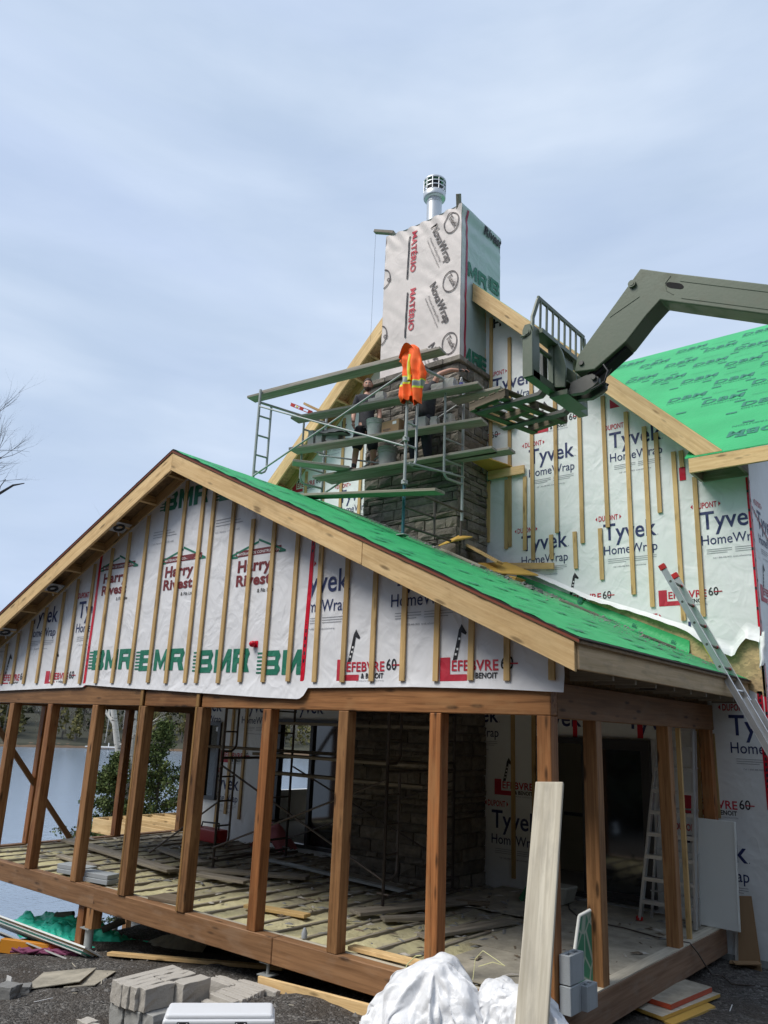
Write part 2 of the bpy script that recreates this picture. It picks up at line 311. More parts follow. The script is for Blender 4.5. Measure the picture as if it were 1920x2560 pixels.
    def build(s, name, mats, parent=None, bevel=0.0, origin=None, seg=1, angle=66, auto=None, **props):
        if isinstance(mats, str): mats = [mats]
        lo = [min(p[i] for p in s.v) for i in range(3)]; hi = [max(p[i] for p in s.v) for i in range(3)]
        O = Vector(origin) if origin else Vector(((lo[0]+hi[0])/2, (lo[1]+hi[1])/2, lo[2]))
        me = bpy.data.meshes.new(name); me.from_pydata([p-O for p in s.v], [], s.f)
        for m in mats: me.materials.append(MATS[m])
        me.polygons.foreach_set('material_index', s.mi); me.polygons.foreach_set('use_smooth', s.sm)
        a = me.attributes.new('grain', 'FLOAT_VECTOR', 'POINT'); a.data.foreach_set('vector', [c for g in s.g for c in g])
        a = me.attributes.new('rnd', 'FLOAT', 'POINT'); a.data.foreach_set('value', s.r)
        me.update()
        if auto is not False and any(s.sm) and len(s.f) < 60000: me.set_sharp_from_angle(angle=R(angle))
        o = bpy.data.objects.new(name, me); COL.objects.link(o); WORLD[o] = O
        if parent: o.parent = parent; o.location = O-WORLD[parent]
        else: o.location = O
        if bevel:
            b = o.modifiers.new('edge', 'BEVEL'); b.width = bevel; b.segments = seg; b.limit_method = 'ANGLE'; b.angle_limit = R(35)
        for k, v in props.items(): o[k] = v
        return o
def thing(name, loc, label, category, group=None):
    o = bpy.data.objects.new(name, None); COL.objects.link(o); o.location = loc; o.empty_display_size = .2
    WORLD[o] = Vector(loc); o['label'] = label; o['category'] = category
    if group: o['group'] = group
    return o
def tag(o, label, category, group=None):
    o['label'] = label; o['category'] = category
    if group: o['group'] = group
    return o

_G = {}
def glyphs(body, bold):
    key = (body, round(bold, 3))
    if key in _G: return _G[key]
    cu = bpy.data.curves.new('lettering', 'FONT'); cu.body = body; cu.dimensions = '2D'; cu.fill_mode = 'FRONT'; cu.resolution_u = 3; cu.offset = bold; cu.size = 1.0; cu.space_character = 1.0+bold*1.5
    ob = bpy.data.objects.new('lettering', cu); COL.objects.link(ob)
    dg = bpy.context.evaluated_depsgraph_get(); dg.update(); me = bpy.data.meshes.new_from_object(ob.evaluated_get(dg))
    V = [(v.co.x, v.co.y) for v in me.vertices]; F = [tuple(p.vertices) for p in me.polygons]
    bpy.data.objects.remove(ob); bpy.data.curves.remove(cu); bpy.data.meshes.remove(me)
    x0 = min(v[0] for v in V); V = [(x-x0, y) for x, y in V]
    base = [v[1] for v in V]
    _G[key] = (V, F, max(v[0] for v in V), max(base)-min(0, min(base))*0)
    return _G[key]
def clip_poly(V, F, planes):
    """keep a*x+b*y<=c for each plane (Sutherland-Hodgman on every face)"""
    NV = []; NF = []
    for f in F:
        P = [V[i] for i in f]
        for a, b, c in planes:
            Q = []
            for i in range(len(P)):
                p, q = P[i], P[(i+1) % len(P)]; dp = a*p[0]+b*p[1]-c; dq = a*q[0]+b*q[1]-c
                if dp <= 0: Q.append(p)
                if dp*dq < 0: t = dp/(dp-dq); Q.append((p[0]+(q[0]-p[0])*t, p[1]+(q[1]-p[1])*t))
            P = Q
            if len(P) < 3: break
        if len(P) >= 3: o = len(NV); NV += P; NF.append(tuple(range(o, o+len(P))))
    return NV, NF
def fill_holes(x0, x1, z0, z1, holes):
    """rectangles that cover x0..x1, z0..z1 except the holes (x0,x1,z0,z1)"""
    xs = sorted({x0, x1} | {min(max(h[i], x0), x1) for h in holes for i in (0, 1)}); out = []
    for a, b in zip(xs, xs[1:]):
        m = (a+b)/2; cuts = sorted((h[2], h[3]) for h in holes if h[0] < m < h[1]); z = z0
        for c, d in cuts:
            if c > z: out.append((a, b, z, c))
            z = max(z, d)
        if z < z1: out.append((a, b, z, z1))
    return out
def sst(a, b, x): t_ = min(1, max(0, (x-a)/(b-a))); return t_*t_*(3-2*t_)
def nz3(x, y, z=0.0): return mnoise.noise(Vector((x, y, z)))

# ------------------------------------------------------------------ the ground, the lake, the far shore
LAKE = -3.1
def gz(x, y, rough=True):
    z = -0.40-0.095*max(0.0, -x-2.4)*(1-sst(9, 14, -x)*.0)
    z = max(z, -0.98) if x > -9 else z
    z -= sst(8.4, 13.5, -x)*3.2
    z -= .10*sst(.3, 1.6, y)*sst(4.5, 6.5, -x)*(1 if x > -9 else 0)
    z -= sst(14, 22, -x)*2.0
    z -= .20*math.exp(-((x+3.9)**2+(y+1.55)**2)/.55)
    if x > 1.0: z += .02*(x-1)
    if rough: z += .045*nz3(x*1.3, y*1.3)+.03*nz3(x*3.6, y*3.6, 3)+.012*nz3(x*9, y*9, 6)
    return z
def axis_pts(a, b, fa, fb, fine, coarse):
    p = []; x = a
    while x < b: p.append(x); x += fine if fa <= x < fb else coarse*(1+.02*min(abs(x-fa), abs(x-fb)))
    return p+[b]
xs = axis_pts(-60, 400, -14, 4, .11, 1.2); ys = axis_pts(-300, 400, -5, 6.5, .11, 1.2)
g = MB(); V = [(x, y, gz(x, y)) for y in ys for x in xs]; nx = len(xs)
g.add(V, [(j*nx+i, j*nx+i+1, (j+1)*nx+i+1, (j+1)*nx+i) for j in range(len(ys)-1) for i in range(nx-1)], 0, None, 0, True)
g.build('ground', 'ground_gravel', kind='structure')
g = MB(); g.grid(lambda u, v: (-900+u*900, -700+v*1400, LAKE), 4, 4); g.build('lake', 'lake_water', kind='structure')
def shore(a, r):                                            # a: angle, degrees from -X towards +Y
    return (3.4-r*math.cos(R(a)), -6.6+r*math.sin(R(a)))
def hill_pt(u, v):
    a = -40+u*140; r = 152+v*v*300+6*nz3(u*22, 0); x, y = shore(a, r)
    return (x, y, LAKE-.4+(.9*sst(0, .03, v))+sst(.03, 1, v)*26*(1+.3*nz3(u*9, v*3)))
g = MB(); g.grid(hill_pt, 140, 24); g.build('hills', 'far_hill', kind='structure')
def brush(u, v):
    a = -40+u*140; r = 151.6+6*nz3(u*22, 0)+v*4; x, y = shore(a, r)
    return (x, y, LAKE+.02+.15*v*v+(.55*sst(0, .4, v)*(1+.5*nz3(u*260, 1))))
g = MB(); g.grid(brush, 500, 4); g.build('far_shore', 'shore_brush', kind='structure')

def leafquad(mb, c, size, mi=0, rng=random, rnd=None, flat=0.0):
    n = Vector((rng.uniform(-1, 1), rng.uniform(-1, 1), rng.uniform(-.6, 1))).normalized()
    a = n.orthogonal().normalized(); b = n.cross(a); th = rng.uniform(0, 6.28)
    a, b = a*math.cos(th)+b*math.sin(th), b*math.cos(th)-a*math.sin(th)
    c = Vector(c); k = size*rng.uniform(.6, 1.3)
    mb.add([c-a*k*.5, c+b*k*.32, c+a*k*.6, c-b*k*.3], [(0, 1, 2, 3)], mi, None, rng.random() if rnd is None else rnd)
rng = random.Random(3)
wood_m = MB()
for i in range(560):                                        # the wood across the lake
    a = rng.uniform(-12, 62); row = rng.random()**1.3; r = 156+row*36; x, y = shore(a, r); z0 = LAKE+.35+sst(0, 1, (r-152)/300)*14
    if row < .17 and rng.random() < .8:                    # olive cedars along the water
        h = rng.uniform(4.5, 8.5); wd = h*rng.uniform(.17, .25)
        wood_m.tube([(x, y, z0-.5), (x, y, z0+h*.35)], .16, 5, 3)
        for k in range(95):
            q = rng.random()**.75; rr = wd*(1-q)**.6*rng.uniform(.5, 1.05); th = rng.uniform(0, 6.28)
            leafquad(wood_m, (x+rr*math.cos(th), y+rr*math.sin(th), z0+.9+q*(h-.9)), .75, 0, rng)
    elif rng.random() < .22:
        h = rng.uniform(8, 15); wd = h*.17
        for k in range(110):
            q = rng.random(); rr = wd*(1-q)**.8*rng.uniform(.3, 1.05); th = rng.uniform(0, 6.28)
            leafquad(wood_m, (x+rr*math.cos(th), y+rr*math.sin(th), z0+.8+q*h), 1.2, 2, rng)
    else:                                                   # bare broadleaved trees
        h = rng.uniform(9, 17); p0 = Vector((x, y, z0-.5)); lean = Vector((rng.uniform(-1, 1), rng.uniform(-1, 1), 0))*.6
        wood_m.tube([p0, p0+lean*.5+Vector((0, 0, h*.5)), p0+lean+Vector((0, 0, h))], .14, 4, 3 if rng.random() < .75 else 4, .03)
        for k in range(70):
            q = rng.uniform(.12, 1); rr = h*.19*math.sin(min(1, q+.15)*2.6)*rng.uniform(.2, 1); th = rng.uniform(0, 6.28)
            c = p0+lean*q+Vector((rr*math.cos(th), rr*math.sin(th), q*h)); d = Vector((math.cos(th), math.sin(th), rng.uniform(.6, 2.2))).normalized()*rng.uniform(.7, 1.9)
            sd_ = d.cross(Vector((rng.uniform(-1, 1), rng.uniform(-1, 1), 0))).normalized()*.05
            wood_m.add([c-sd_, c+sd_, c+d], [(0, 1, 2)], 1, None, rng.random())
wood_m.build('far_forest', ['far_cedar', 'far_twig', 'far_dark', 'bark_grey', 'birch_bark'], kind='stuff', label='bare woods with olive cedars on the far shore of the lake')
fr_ = MB(); rng = random.Random(31)
for i in range(104):                                        # unseen conifers added behind the camera to darken the porch interior
    a = R(rng.uniform(42, 262)); r = rng.uniform(15, 26); x, y = 3+r*math.sin(a), -3+r*math.cos(a)*1.25
    if 4 < x < 13 and -1.5 < y < 4: continue
    z0 = gz(x, y, False); h = rng.uniform(10, 15.5); wd = h*rng.uniform(.17, .24)
    fr_.tube([(x, y, z0-.3), (x, y, z0+h*.8)], .15, 6, 1, .03)
    for k in range(330):
        q = rng.random()**1.15; rr = wd*(1-q)**.75*rng.uniform(.25, 1.05)+.1; th = rng.uniform(0, 6.28)
        leafquad(fr_, (x+rr*math.cos(th), y+rr*math.sin(th), z0+.5+q*(h-.5)), 1.15, 0, rng)
fr_.build('added_shade_forest', ['far_dark', 'bark_grey'], kind='stuff', label='unseen dark conifers added round the yard to shade the porch')
x, y = shore(32.5, 149); dk = thing('boat_dock', (x, y, LAKE), 'small white floating dock on the far side of the lake', 'dock')
m = MB(); m.beam((x-2.2, y-1.8, LAKE+.42), (x+2.2, y+1.8, LAKE+.42), 1.9, .16); m.build('deck', 'white_plastic', dk)
for q in (-1, -.33, .33, 1):
    m = MB(); m.tube([(x+q*2, y+q*1.6, LAKE-.3), (x+q*2, y+q*1.6, LAKE+1.1)], .09, 6); m.build('post', 'white_plastic', dk)
# ------------------------------------------------------------------ printed house wrap
INKS = ['ink_navy', 'ink_red', 'ink_green', 'ink_maroon', 'ink_black', 'ink_grey', 'ink_white', 'tape_red']
NAVY, RED, GREEN, MAROON, BLACK, GREY, WHITE, TAPE = range(1, 9)
UX, UY = (1, 0, 0), (0, 0, 1)
class Print:
    """prints on a wall plane: p(x, z) is a place on it"""
    def __init__(s, mb, org, ux, uy, lift=.004, fn=None): s.mb = mb; s.o = Vector(org); s.ux = Vector(ux); s.uy = Vector(uy); s.lift = lift; s.fn = fn; s.clip = []
    def at(s, x, z): return s.o+s.ux*x+s.uy*z
    def _c(s, x, z): return [(a, b, c-a*x-b*z) for a, b, c in s.clip]
    def t(s, body, x, z, w, mi, bold=.0, h=None): s.mb.text(body, s.at(x, z), s.ux, s.uy, w, mi, bold, h, s.lift, s._c(x, z), s.fn)
    def r(s, x0, x1, z0, z1, mi, lift=0): s.p([(x0, z0), (x1, z0), (x1, z1), (x0, z1)], mi, lift)
    def p(s, pts, mi, lift=0):
        V, F = (clip_poly(pts, [tuple(range(len(pts)))], s.clip) if s.clip else (pts, [tuple(range(len(pts)))]))
        for f in F: s.mb.poly([V[i] for i in f], s.o, s.ux, s.uy, mi, s.lift+lift, s.fn)
    def tyvek(s, x, z, dup=True, home=True):
        s.t('Tyvek', x, z, .82, NAVY, .012, .255)
        s.t('.', x+.83, z, .012, NAVY)
        if dup:
            s.t('DUPONT', x-.07, z+.31, .31, RED, .02, .085)
            for q in (-1, 1):
                cx = x+.085+q*.19; s.p([(cx+q*.02, z+.35), (cx-q*.012, z+.385), (cx-q*.012, z+.315)][::q], RED)
        if home:
            s.t('HomeWrap', x+.0, z-.225, .82, NAVY, .004, .135)
            for k, (a, b) in enumerate(((.06, .40), (.44, .80))):
                for q in range(3): s.r(x+a, x+b-(.06 if q == 2 else 0), z-.30-q*.028, z-.293-q*.028, GREY)
            s.t('Call 1-800-448-9835  tyvek.ca/homewrap', x+.14, z-.43, .50, GREY, .01)
    def lef(s, x, z, k=1.0, gir=True):
        s.p([(x-.05*k, z-.10*k), (x+.27*k, z-.10*k), (x+.27*k, z-.035*k), (x+.07*k, z-.035*k), (x+.07*k, z+.13*k), (x-.05*k, z+.13*k)], RED, -.001)
        s.t('EFEBVRE', x+.09*k, z, .53*k, RED, .02, .10*k)
        s.t('& BENOIT', x+.30*k, z-.075*k, .31*k, BLACK, .03, .055*k)
        s.t('MATERIAUX DE CONSTRUCTION', x+.24*k, z-.115*k, .38*k, GREY, .01, .02*k)
        s.t('60', x+.645*k, z+.01*k, .135*k, BLACK, .01, .115*k); s.r(x+.72*k, x+.83*k, z+.052*k, z+.066*k, RED, .001)
        if gir:                                             # long-necked animal emblem over the shop name
            g_ = [(.10, .10), (.15, .11), (.19, .29), (.20, .37), (.25, .345), (.265, .365), (.22, .425), (.20, .455), (.19, .43), (.17, .40), (.145, .28)]
            s.p([(x+a*k, z+b*k) for a, b in g_], BLACK)
            for a, b in ((.135, .16), (.155, .21), (.165, .26), (.178, .31)): s.r(x+a*k-.011, x+a*k+.012, z+b*k-.012, z+b*k+.01, WHITE, .001)
    def bmr(s, x, z, body='BMR', w=1.04):
        H = .285; T = .068; k_ = (w-.10)/(3 if len(body) == 3 else 2)
        for i, ch in enumerate(body):                       # heavy block capitals
            a = x+.05+i*(k_+.03); b = a+k_*.98; R_ = lambda p, q, u, v: s.r(p, q, z+u, z+v, GREEN)
            if ch in 'BR':
                R_(a, a+T*1.25, 0, H); R_(a+T*1.25, b-.03, H-T, H); R_(a+T*1.25, b-.03, H*.5-T*.5, H*.5+T*.45)
                s.p([(b-T-.02, z+H*.5+T*.45-.004), (b-.04, z+H*.5+T*.45-.03), (b-.005, z+H*.5+.07), (b-.005, z+H-.05), (b-.04, z+H-.002), (b-T-.02, z+H-T)], GREEN)
                if ch == 'B': R_(a+T*1.25, b-.03, 0, T); s.p([(b-T-.02, z+T), (b-.04, z+.001), (b, z+.05), (b, z+H*.5-.055), (b-.04, z+H*.5-.01), (b-T-.02, z+H*.5-T*.5)], GREEN)
                else: s.p([(b-T*1.3-.05, z+H*.5-T*.5), (b-T*1.35, z), (b+.01, z), (b-.045, z+H*.5-T*.4)], GREEN)
            else:
                R_(a, a+T*1.05, 0, H); R_(b-T*1.05, b, 0, H); m_ = (a+b)/2
                s.p([(a+T*1.05, z+H), (a+T*1.05, z+H*.52), (m_-.012, z+.02), (m_+.012, z+.02), (m_, z+H*.42)], GREEN); s.p([(b-T*1.05, z+H), (m_, z+H*.42), (m_+.012, z+.02), (b-T*1.05, z+H*.52)], GREEN)
        for q in range(6): s.r(x-.045, x+.06, z+.018+q*.046, z+.038+q*.046, GREEN)
    def harry(s, x, z):
        s.t('Harry', x, z+.185, .62, MAROON, .035, .15); s.t('Rivest', x-.01, z+.005, .64, MAROON, .035, .14); s.t('& Fils Ltée', x+.40, z-.10, .29, BLACK, .01)
        s.r(x-.06, x+.78, z+.385, z+.465, MAROON); s.t('MATÉRIAUX DE CONSTRUCTION', x-.035, z+.403, .79, WHITE, .01, .042)
        for a, b in (((-.14, .40), (.36, .565)), ((.36, .565), (.86, .40))):
            d = .028; s.p([(x+a[0], z+a[1]), (x+b[0], z+b[1]-d), (x+b[0], z+b[1]), (x+a[0], z+a[1]+d)], GREEN, .001)
        s.r(x-.14, x-.02, z+.375, z+.40, GREEN, .001); s.r(x+.74, x+.86, z+.375, z+.40, GREEN, .001)
    def tape(s, x0, z0, x1, z1, w=.06, letters=True):
        n = 44
        for i in range(n):
            a, b = i/n, (i+1)/n; j = .006
            xa, xb = x0+(x1-x0)*a, x0+(x1-x0)*b; za, zb = z0+(z1-z0)*a, z0+(z1-z0)*b
            s.p([(xa-w/2, za), (xb-w/2, zb), (xb+w/2, zb), (xa+w/2, za)][::(1 if zb < za else -1)], TAPE, .002)
            if letters and i % 2: s.r(xa-.012, xa+.012, (za+zb)/2-.02, (za+zb)/2+.02, BLACK, .004)

# ------------------------------------------------------------------ the house
YW = 4.65
house = thing('house', (-5.1, 10.5, -.4), 'unfinished lakeside house wrapped in printed white house wrap with green underlay on its roofs', 'house')
def gab(x): return 11.06-.985*abs(x+4.6)                    # top of the big gable
def main_z(y): return 6.05+.776*(y-4.2)
def proof(x): return 5.80-.472*abs(x+5.48)                  # top of the porch roof
HOLES = [(-10.37, -9.95, .65, 2.19), (-8.22, -5.55, .04, 2.30), (-2.60, -.87, .04, 2.18)]
m = MB()
def sheet(mb, x0, x1, z0, z1):
    nx_, nz_ = max(1, int((x1-x0)/.5)), max(1, int((z1-z0)/.5))
    mb.grid(lambda u, v: (x0+(x1-x0)*u, YW, z0+(z1-z0)*v), nx_, nz_, 0)
for a in fill_holes(-10.95, .68, -.33, 5.95, HOLES): sheet(m, *a)
m.add([(-9.62, YW, 5.95), (.42, YW, 5.95), (-4.6, YW, 10.90)], [(0, 1, 2)], 0)
m.add([(-10.95, YW, 5.95), (-9.62, YW, 5.95), (-9.62, YW, 6.2), (-10.95, YW, 6.2)], [(0, 1, 2, 3)], 0)
m.add([(.42, YW, 5.95), (.68, YW, 5.95), (.68, YW, 6.2), (.30, YW, 6.2)], [(0, 1, 2, 3)], 0)
P = Print(m, (0, YW, 0), UX, UY)
P.clip = [(1, 0, .675), (-1, 0, 3.60)]
for x, z in ((-2.72, 6.55), (-1.30, 6.555), (-2.87, 5.075), (-1.45, 5.09), (.0, 5.08), (-3.43, 8.03), (-4.27, 6.54), (-4.33, 5.07), (-.92, 3.54)): P.tyvek(x, z)
P.clip = [(1, 0, .675), (-1, 0, 3.60), (.985, 1, 11.06-.985*4.6-.40)]
P.t('Ha', -3.42, 9.30, .30, BLACK, .03); P.lef(-.60, 4.13, gir=False); P.lef(-2.14, 4.19); P.lef(-2.62, 7.17); P.lef(-4.1, 7.16, gir=False); P.lef(-1.22, 7.32, gir=False)
P.clip = [(1, 0, .675), (-1, 0, 3.66)]
P.tyvek(.19, 2.29); P.tyvek(-.52, .745); P.lef(-.40, 1.37); P.tyvek(-3.42, .80); P.lef(-3.32, 1.38); P.tyvek(-4.12, 2.36, False); P.clip += [(0, -1, -2.2)]; P.tyvek(-2.71, 2.335, False, False); P.tyvek(-1.21, 2.33, False, False); P.clip = []
P.tyvek(-9.35, 2.41); P.clip = [(0, -1, -2.32)]; P.tyvek(-7.91, 2.42, False, False); P.clip = [(1, 0, -9.95)]; P.tyvek(-10.83, 2.41, False)
P.clip = [(-1, 0, 9.94)]; P.tyvek(-10.11, .885); P.lef(-9.86, 1.50, gir=False); P.clip = [(1, 0, -5.56)]
P.lef(-8.32, 7.03); P.tyvek(-7.0, 6.51); P.tyvek(-7.7, 8.02)
P.clip = []
P.tape(-3.64, 10.0, -3.70, 4.7, .055); P.tape(-3.66, 2.5, -3.70, .1, .05, False); P.tape(.662, 5.75, .665, -.2, .028)
P.r(-.25, -.16, 5.85, 6.05, TAPE, .003); P.tape(.60, 2.85, .61, 1.4, .065); P.r(-1.05, -.97, 2.2, 2.42, TAPE, .002); P.r(-2.03, -1.96, 2.18, 2.42, TAPE, .002)
m.build('front_wrap', ['wrap_white']+INKS, house)
# side and rear walls, room behind the openings
m = MB()
LW = [(7.3, 8.35, .7, 2.35), (8.6, 9.3, .7, 2.35)]
for y0, y1, z0, z1 in fill_holes(YW, 16.6, -.4, 6.1, LW): m.box(-10.95, -10.80, y0, y1, z0, z1)
for y0, y1, z0, z1 in fill_holes(YW+.01, 16.6, -.4, 6.15, [(4.95, 6.6, .2, 2.4)]): m.box(.53, .68, y0, y1, z0, z1)  # unseen side opening, added to let light into the room
m.box(-10.8, .53, 16.45, 16.6, -.4, 6.1)
m.add([(.67, 4.8, 6.15), (.67, 16.4, 6.15), (.67, 10.58, 10.7)], [(0, 1, 2)]); m.add([(-10.94, 4.8, 6.1), (-10.94, 16.4, 6.1), (-10.94, 10.58, 10.7)], [(2, 1, 0)])
P = Print(m, (.68, 0, 0), (0, 1, 0), (0, 0, 1), .004)
for y, z in ((4.95, 5.1), (6.4, 5.1), (5.3, 3.55), (6.75, 3.55), (4.95, 2.2), (4.95, .75)): P.tyvek(y, z)
P.lef(4.85, 4.15); P.lef(5.1, 1.4); P.tape(4.68, 5.9, 4.69, -.2, .04); P.tape(4.7, 5.35, 6.4, 4.6, .06)
m.build('side_wall', ['wrap_white']+INKS, house)
m = MB(); m.box(-10.8, .53, 4.8, 16.45, -.35, .02, 1); m.box(-10.8, .53, 4.66, 16.45, 2.62, 2.72, 1); m.box(-6.0, -5.9, 6.8, 16.4, .02, 2.62, 1); m.box(-10.8, .53, 9.6, 9.7, .02, 2.62, 1); m.box(-3.6, -1.2, 6.7, 6.8, .02, 2.62, 0)
m.build('room', ['interior_wall', 'interior_dark'], house)
m = MB()
m.add([(-10.95, 4.652, -.33), (.68, 4.652, -.33), (.68, 4.652, -.6), (-10.95, 4.652, -.6)], [(3, 2, 1, 0)], 0); m.box(-10.9, .66, 4.67, 4.85, -.9, -.33)
m.build('foundation', 'concrete', house)
# glazed openings
m = MB(); m.box(-10.37, -9.95, 4.60, 4.70, .65, .72); m.box(-10.37, -9.95, 4.60, 4.70, 2.12, 2.19); m.box(-10.37, -10.30, 4.60, 4.70, .72, 2.12); m.box(-10.02, -9.95, 4.60, 4.70, .72, 2.12)
wn_ = m.build('window', 'black_frame', house); m = MB(); m.box(-10.30, -10.02, 4.64, 4.655, .72, 2.12); m.build('pane', 'door_glass', wn_); m = MB(); m.r0 = 0; m.box(-10.12, -10.05, 4.632, 4.638, 2.0, 2.09); m.build('sticker', 'white_plastic', wn_)
m = MB()
for x in (-8.22, -7.35, -6.55, -5.62): m.box(x, x+.07, 4.60, 4.72, .04, 2.30)
m.box(-8.15, -5.62, 4.605, 4.715, 2.23, 2.30); m.box(-8.15, -5.62, 4.605, 4.715, .04, .10)
gw = m.build('patio_window', 'black_frame', house)
m = MB(); m.box(-7.28, -6.55, 4.65, 4.66, .10, 2.23); m.build('pane', 'door_glass', gw)
m = MB()
m.box(-2.60, -2.51, 4.58, 4.74, .04, 2.18); m.box(-.96, -.87, 4.58, 4.74, .04, 2.18); m.box(-2.51, -.96, 4.585, 4.735, 2.09, 2.18); m.box(-2.51, -.96, 4.585, 4.735, .04, .09); m.box(-1.90, -1.80, 4.62, 4.70, .09, 2.09)
dr = m.build('sliding_door', 'black_frame', house)
m = MB(); m.box(-1.72, -1.02, 4.655, 4.665, .16, 2.03); m.build('pane', 'door_glass', dr)
m = MB(); m.box(-1.80, -1.72, 4.64, 4.68, .09, 2.09); m.box(-1.02, -.96, 4.64, 4.68, .09, 2.09); m.box(-1.72, -1.02, 4.64, 4.68, 2.03, 2.09); m.box(-1.72, -1.02, 4.64, 4.68, .09, .16); m.build('sash', 'black_frame', dr)
m = MB()
for z in (1.15, 1.42, 1.7, 1.95): m.box(-2.52, -2.10, 6.05, 6.08, z, z+.03)
m.box(-2.12, -2.08, 6.04, 6.09, 1.0, 2.1); m.box(-2.9, -1.7, 6.04, 6.09, .95, 1.0); m.build('inner_bars', 'black_frame', house)
# roofs
m = MB()
def roof_slab(mb, x0, x1, y0, y1, t=.018, mi=0):
    for dz, k in ((0, mi),):
        mb.prism([(x0, y0, main_z(y0)), (x0, y1, main_z(y1)), (x0, y1, main_z(y1)-t), (x0, y0, main_z(y0)-t)], (x1-x0, 0, 0), k)
roof_slab(m, -12.0, -9.3, 4.15, 10.58); roof_slab(m, -9.3, .0, 4.78, 10.58); roof_slab(m, .0, 1.27, 4.15, 10.58)
m.prism([(-12, 10.58, 11.0), (-12, 17.2, 5.9), (-12, 17.2, 5.85), (-12, 10.58, 10.95)], (13.27, 0, 0), 0)
sl_ = Vector((0, 1, .776)).normalized()
def roof_print(x, y, body, w_, mi, flip=False, bold=.03):
    m.text(body, (x, y, main_z(y)), (-1, 0, 0) if flip else (1, 0, 0), (-sl_) if flip else sl_, w_, mi, bold, None, .006)
rr_ = random.Random(5)
for row, y in enumerate([4.62+i*.485 for i in range(12)]):
    for c in range(-3, 3):
        x = .45+c*1.42+(.71 if row % 2 else 0)-.2*row*.12
        if main_z(y) < gab(x)+.15 or x+.72 > 1.26: continue
        fl = row == 0
        roof_print(x+(.66 if fl else 0), y+.16, 'DBM', .66, 1, fl, .03); roof_print(x+(.62 if fl else .02), y+(.38 if fl else .05), 'DISTRIBUTION', .62, 1, fl, .0)
        for q in range(2): m.poly([(0, 0), (.42-.1*q, 0), (.42-.1*q, .006), (0, .006)], (x+.8, y+.10+q*.04, main_z(y+.10+q*.04)), (1, 0, 0), sl_, 1, .006)
    for c in range(5):
        x = -2.6+c*.9+rr_.random()*.5
        if x < .7 and main_z(y) > gab(x)+.2: m.poly([(0, 0), (.16, 0), (.16, .07), (0, .07)], (x, y-.07, main_z(y-.07)), (1, 0, 0), sl_, 2, .006)
m.build('main_roof', ['underlay_green', 'ink_green', 'ink_green'], house)
for sgn, nm in ((1, 0), (-1, 0)):
    m = MB(); xe = -4.6+sgn*5.1
    m.prism([(-4.6, 4.205, 11.07), (xe, 4.205, gab(xe)+.01), (xe, 4.205, gab(xe)-.04), (-4.6, 4.205, 11.02)], (0, 6.35, 0), 0)
    m.prism([(-4.6, 4.205, 11.019), (xe, 4.205, gab(xe)-.041), (xe, 4.205, gab(xe)-.06), (-4.6, 4.205, 11.0)], (0, 6.3, 0), 1)
    m.build('gable_roof', ['underlay_green', 'osb_panel'], house)
    for y in (4.16, 4.60):                                  # barge rafter and the rafter against the wall
        m = MB(); D = .365 if y < 4.3 else .26; o_ = .0 if y < 4.3 else .065
        xi = -3.56 if sgn > 0 else -5.37
        if y > 4.3: xi = -3.6 if sgn > 0 else -5.4
        zc_ = 6.022; xq = -4.6+sgn*(11.06-o_-D-zc_)/.985
        if sgn < 0: zc_ = 0; xq = xe
        m.prism([(xi, y, gab(xi)-o_), (xe, y, gab(xe)-o_), (xe, y, max(zc_, gab(xe)-o_-D*.8)), (xq, y, gab(xq)-o_-D), (xi, y, gab(xi)-o_-D)], (0, .04, 0), 0, (1, 0, -sgn*.985))
        m.build('rake_board' if y < 4.3 else 'wall_rafter', 'new_lumber', house, bevel=.004)
    k = 0
    for i in range(10):                                     # lookouts under the overhang
        x = -4.6+sgn*(1.5+i*.40)
        if abs(x+4.6) > 4.9: break
        m = MB(); z = gab(x)-.04-.13; m.beam((x, 4.20, z), (x, 4.60, z), .04, .19, (sgn*.985, 0, 1)); m.build('lookout', 'new_lumber', house)
m = MB(); m.beam((.05, 4.163, 5.882), (1.27, 4.163, 5.882), .04, .21); m.build('eave_fascia', 'new_lumber', house, bevel=.004)
m = MB(); m.beam((.07, 4.19, 5.87), (.07, 4.63, 5.87), .04, .18); m.beam((.09, 4.62, 5.85), (.70, 4.62, 5.85), .04, .16); m.beam((.68, 4.19, 5.87), (.68, 4.60, 5.87), .04, .16); m.build('eave_box', 'grey_board', house)
m = MB(); m.prism([(1.23, 4.15, main_z(4.15)-.05), (1.23, 10.58, 10.95), (1.23, 10.58, 10.72), (1.23, 4.15, main_z(4.15)-.28)], (.04, 0, 0), 0, (0, 1, .776)); m.build('rake_board', 'new_lumber', house)
m = MB(); m.beam((.93, 6.5, main_z(6.5)+.02), (.93, 6.5, main_z(6.5)+.55), .14, .04, (0, 1, 0)); m.build('roof_cleat', 'new_lumber', house)
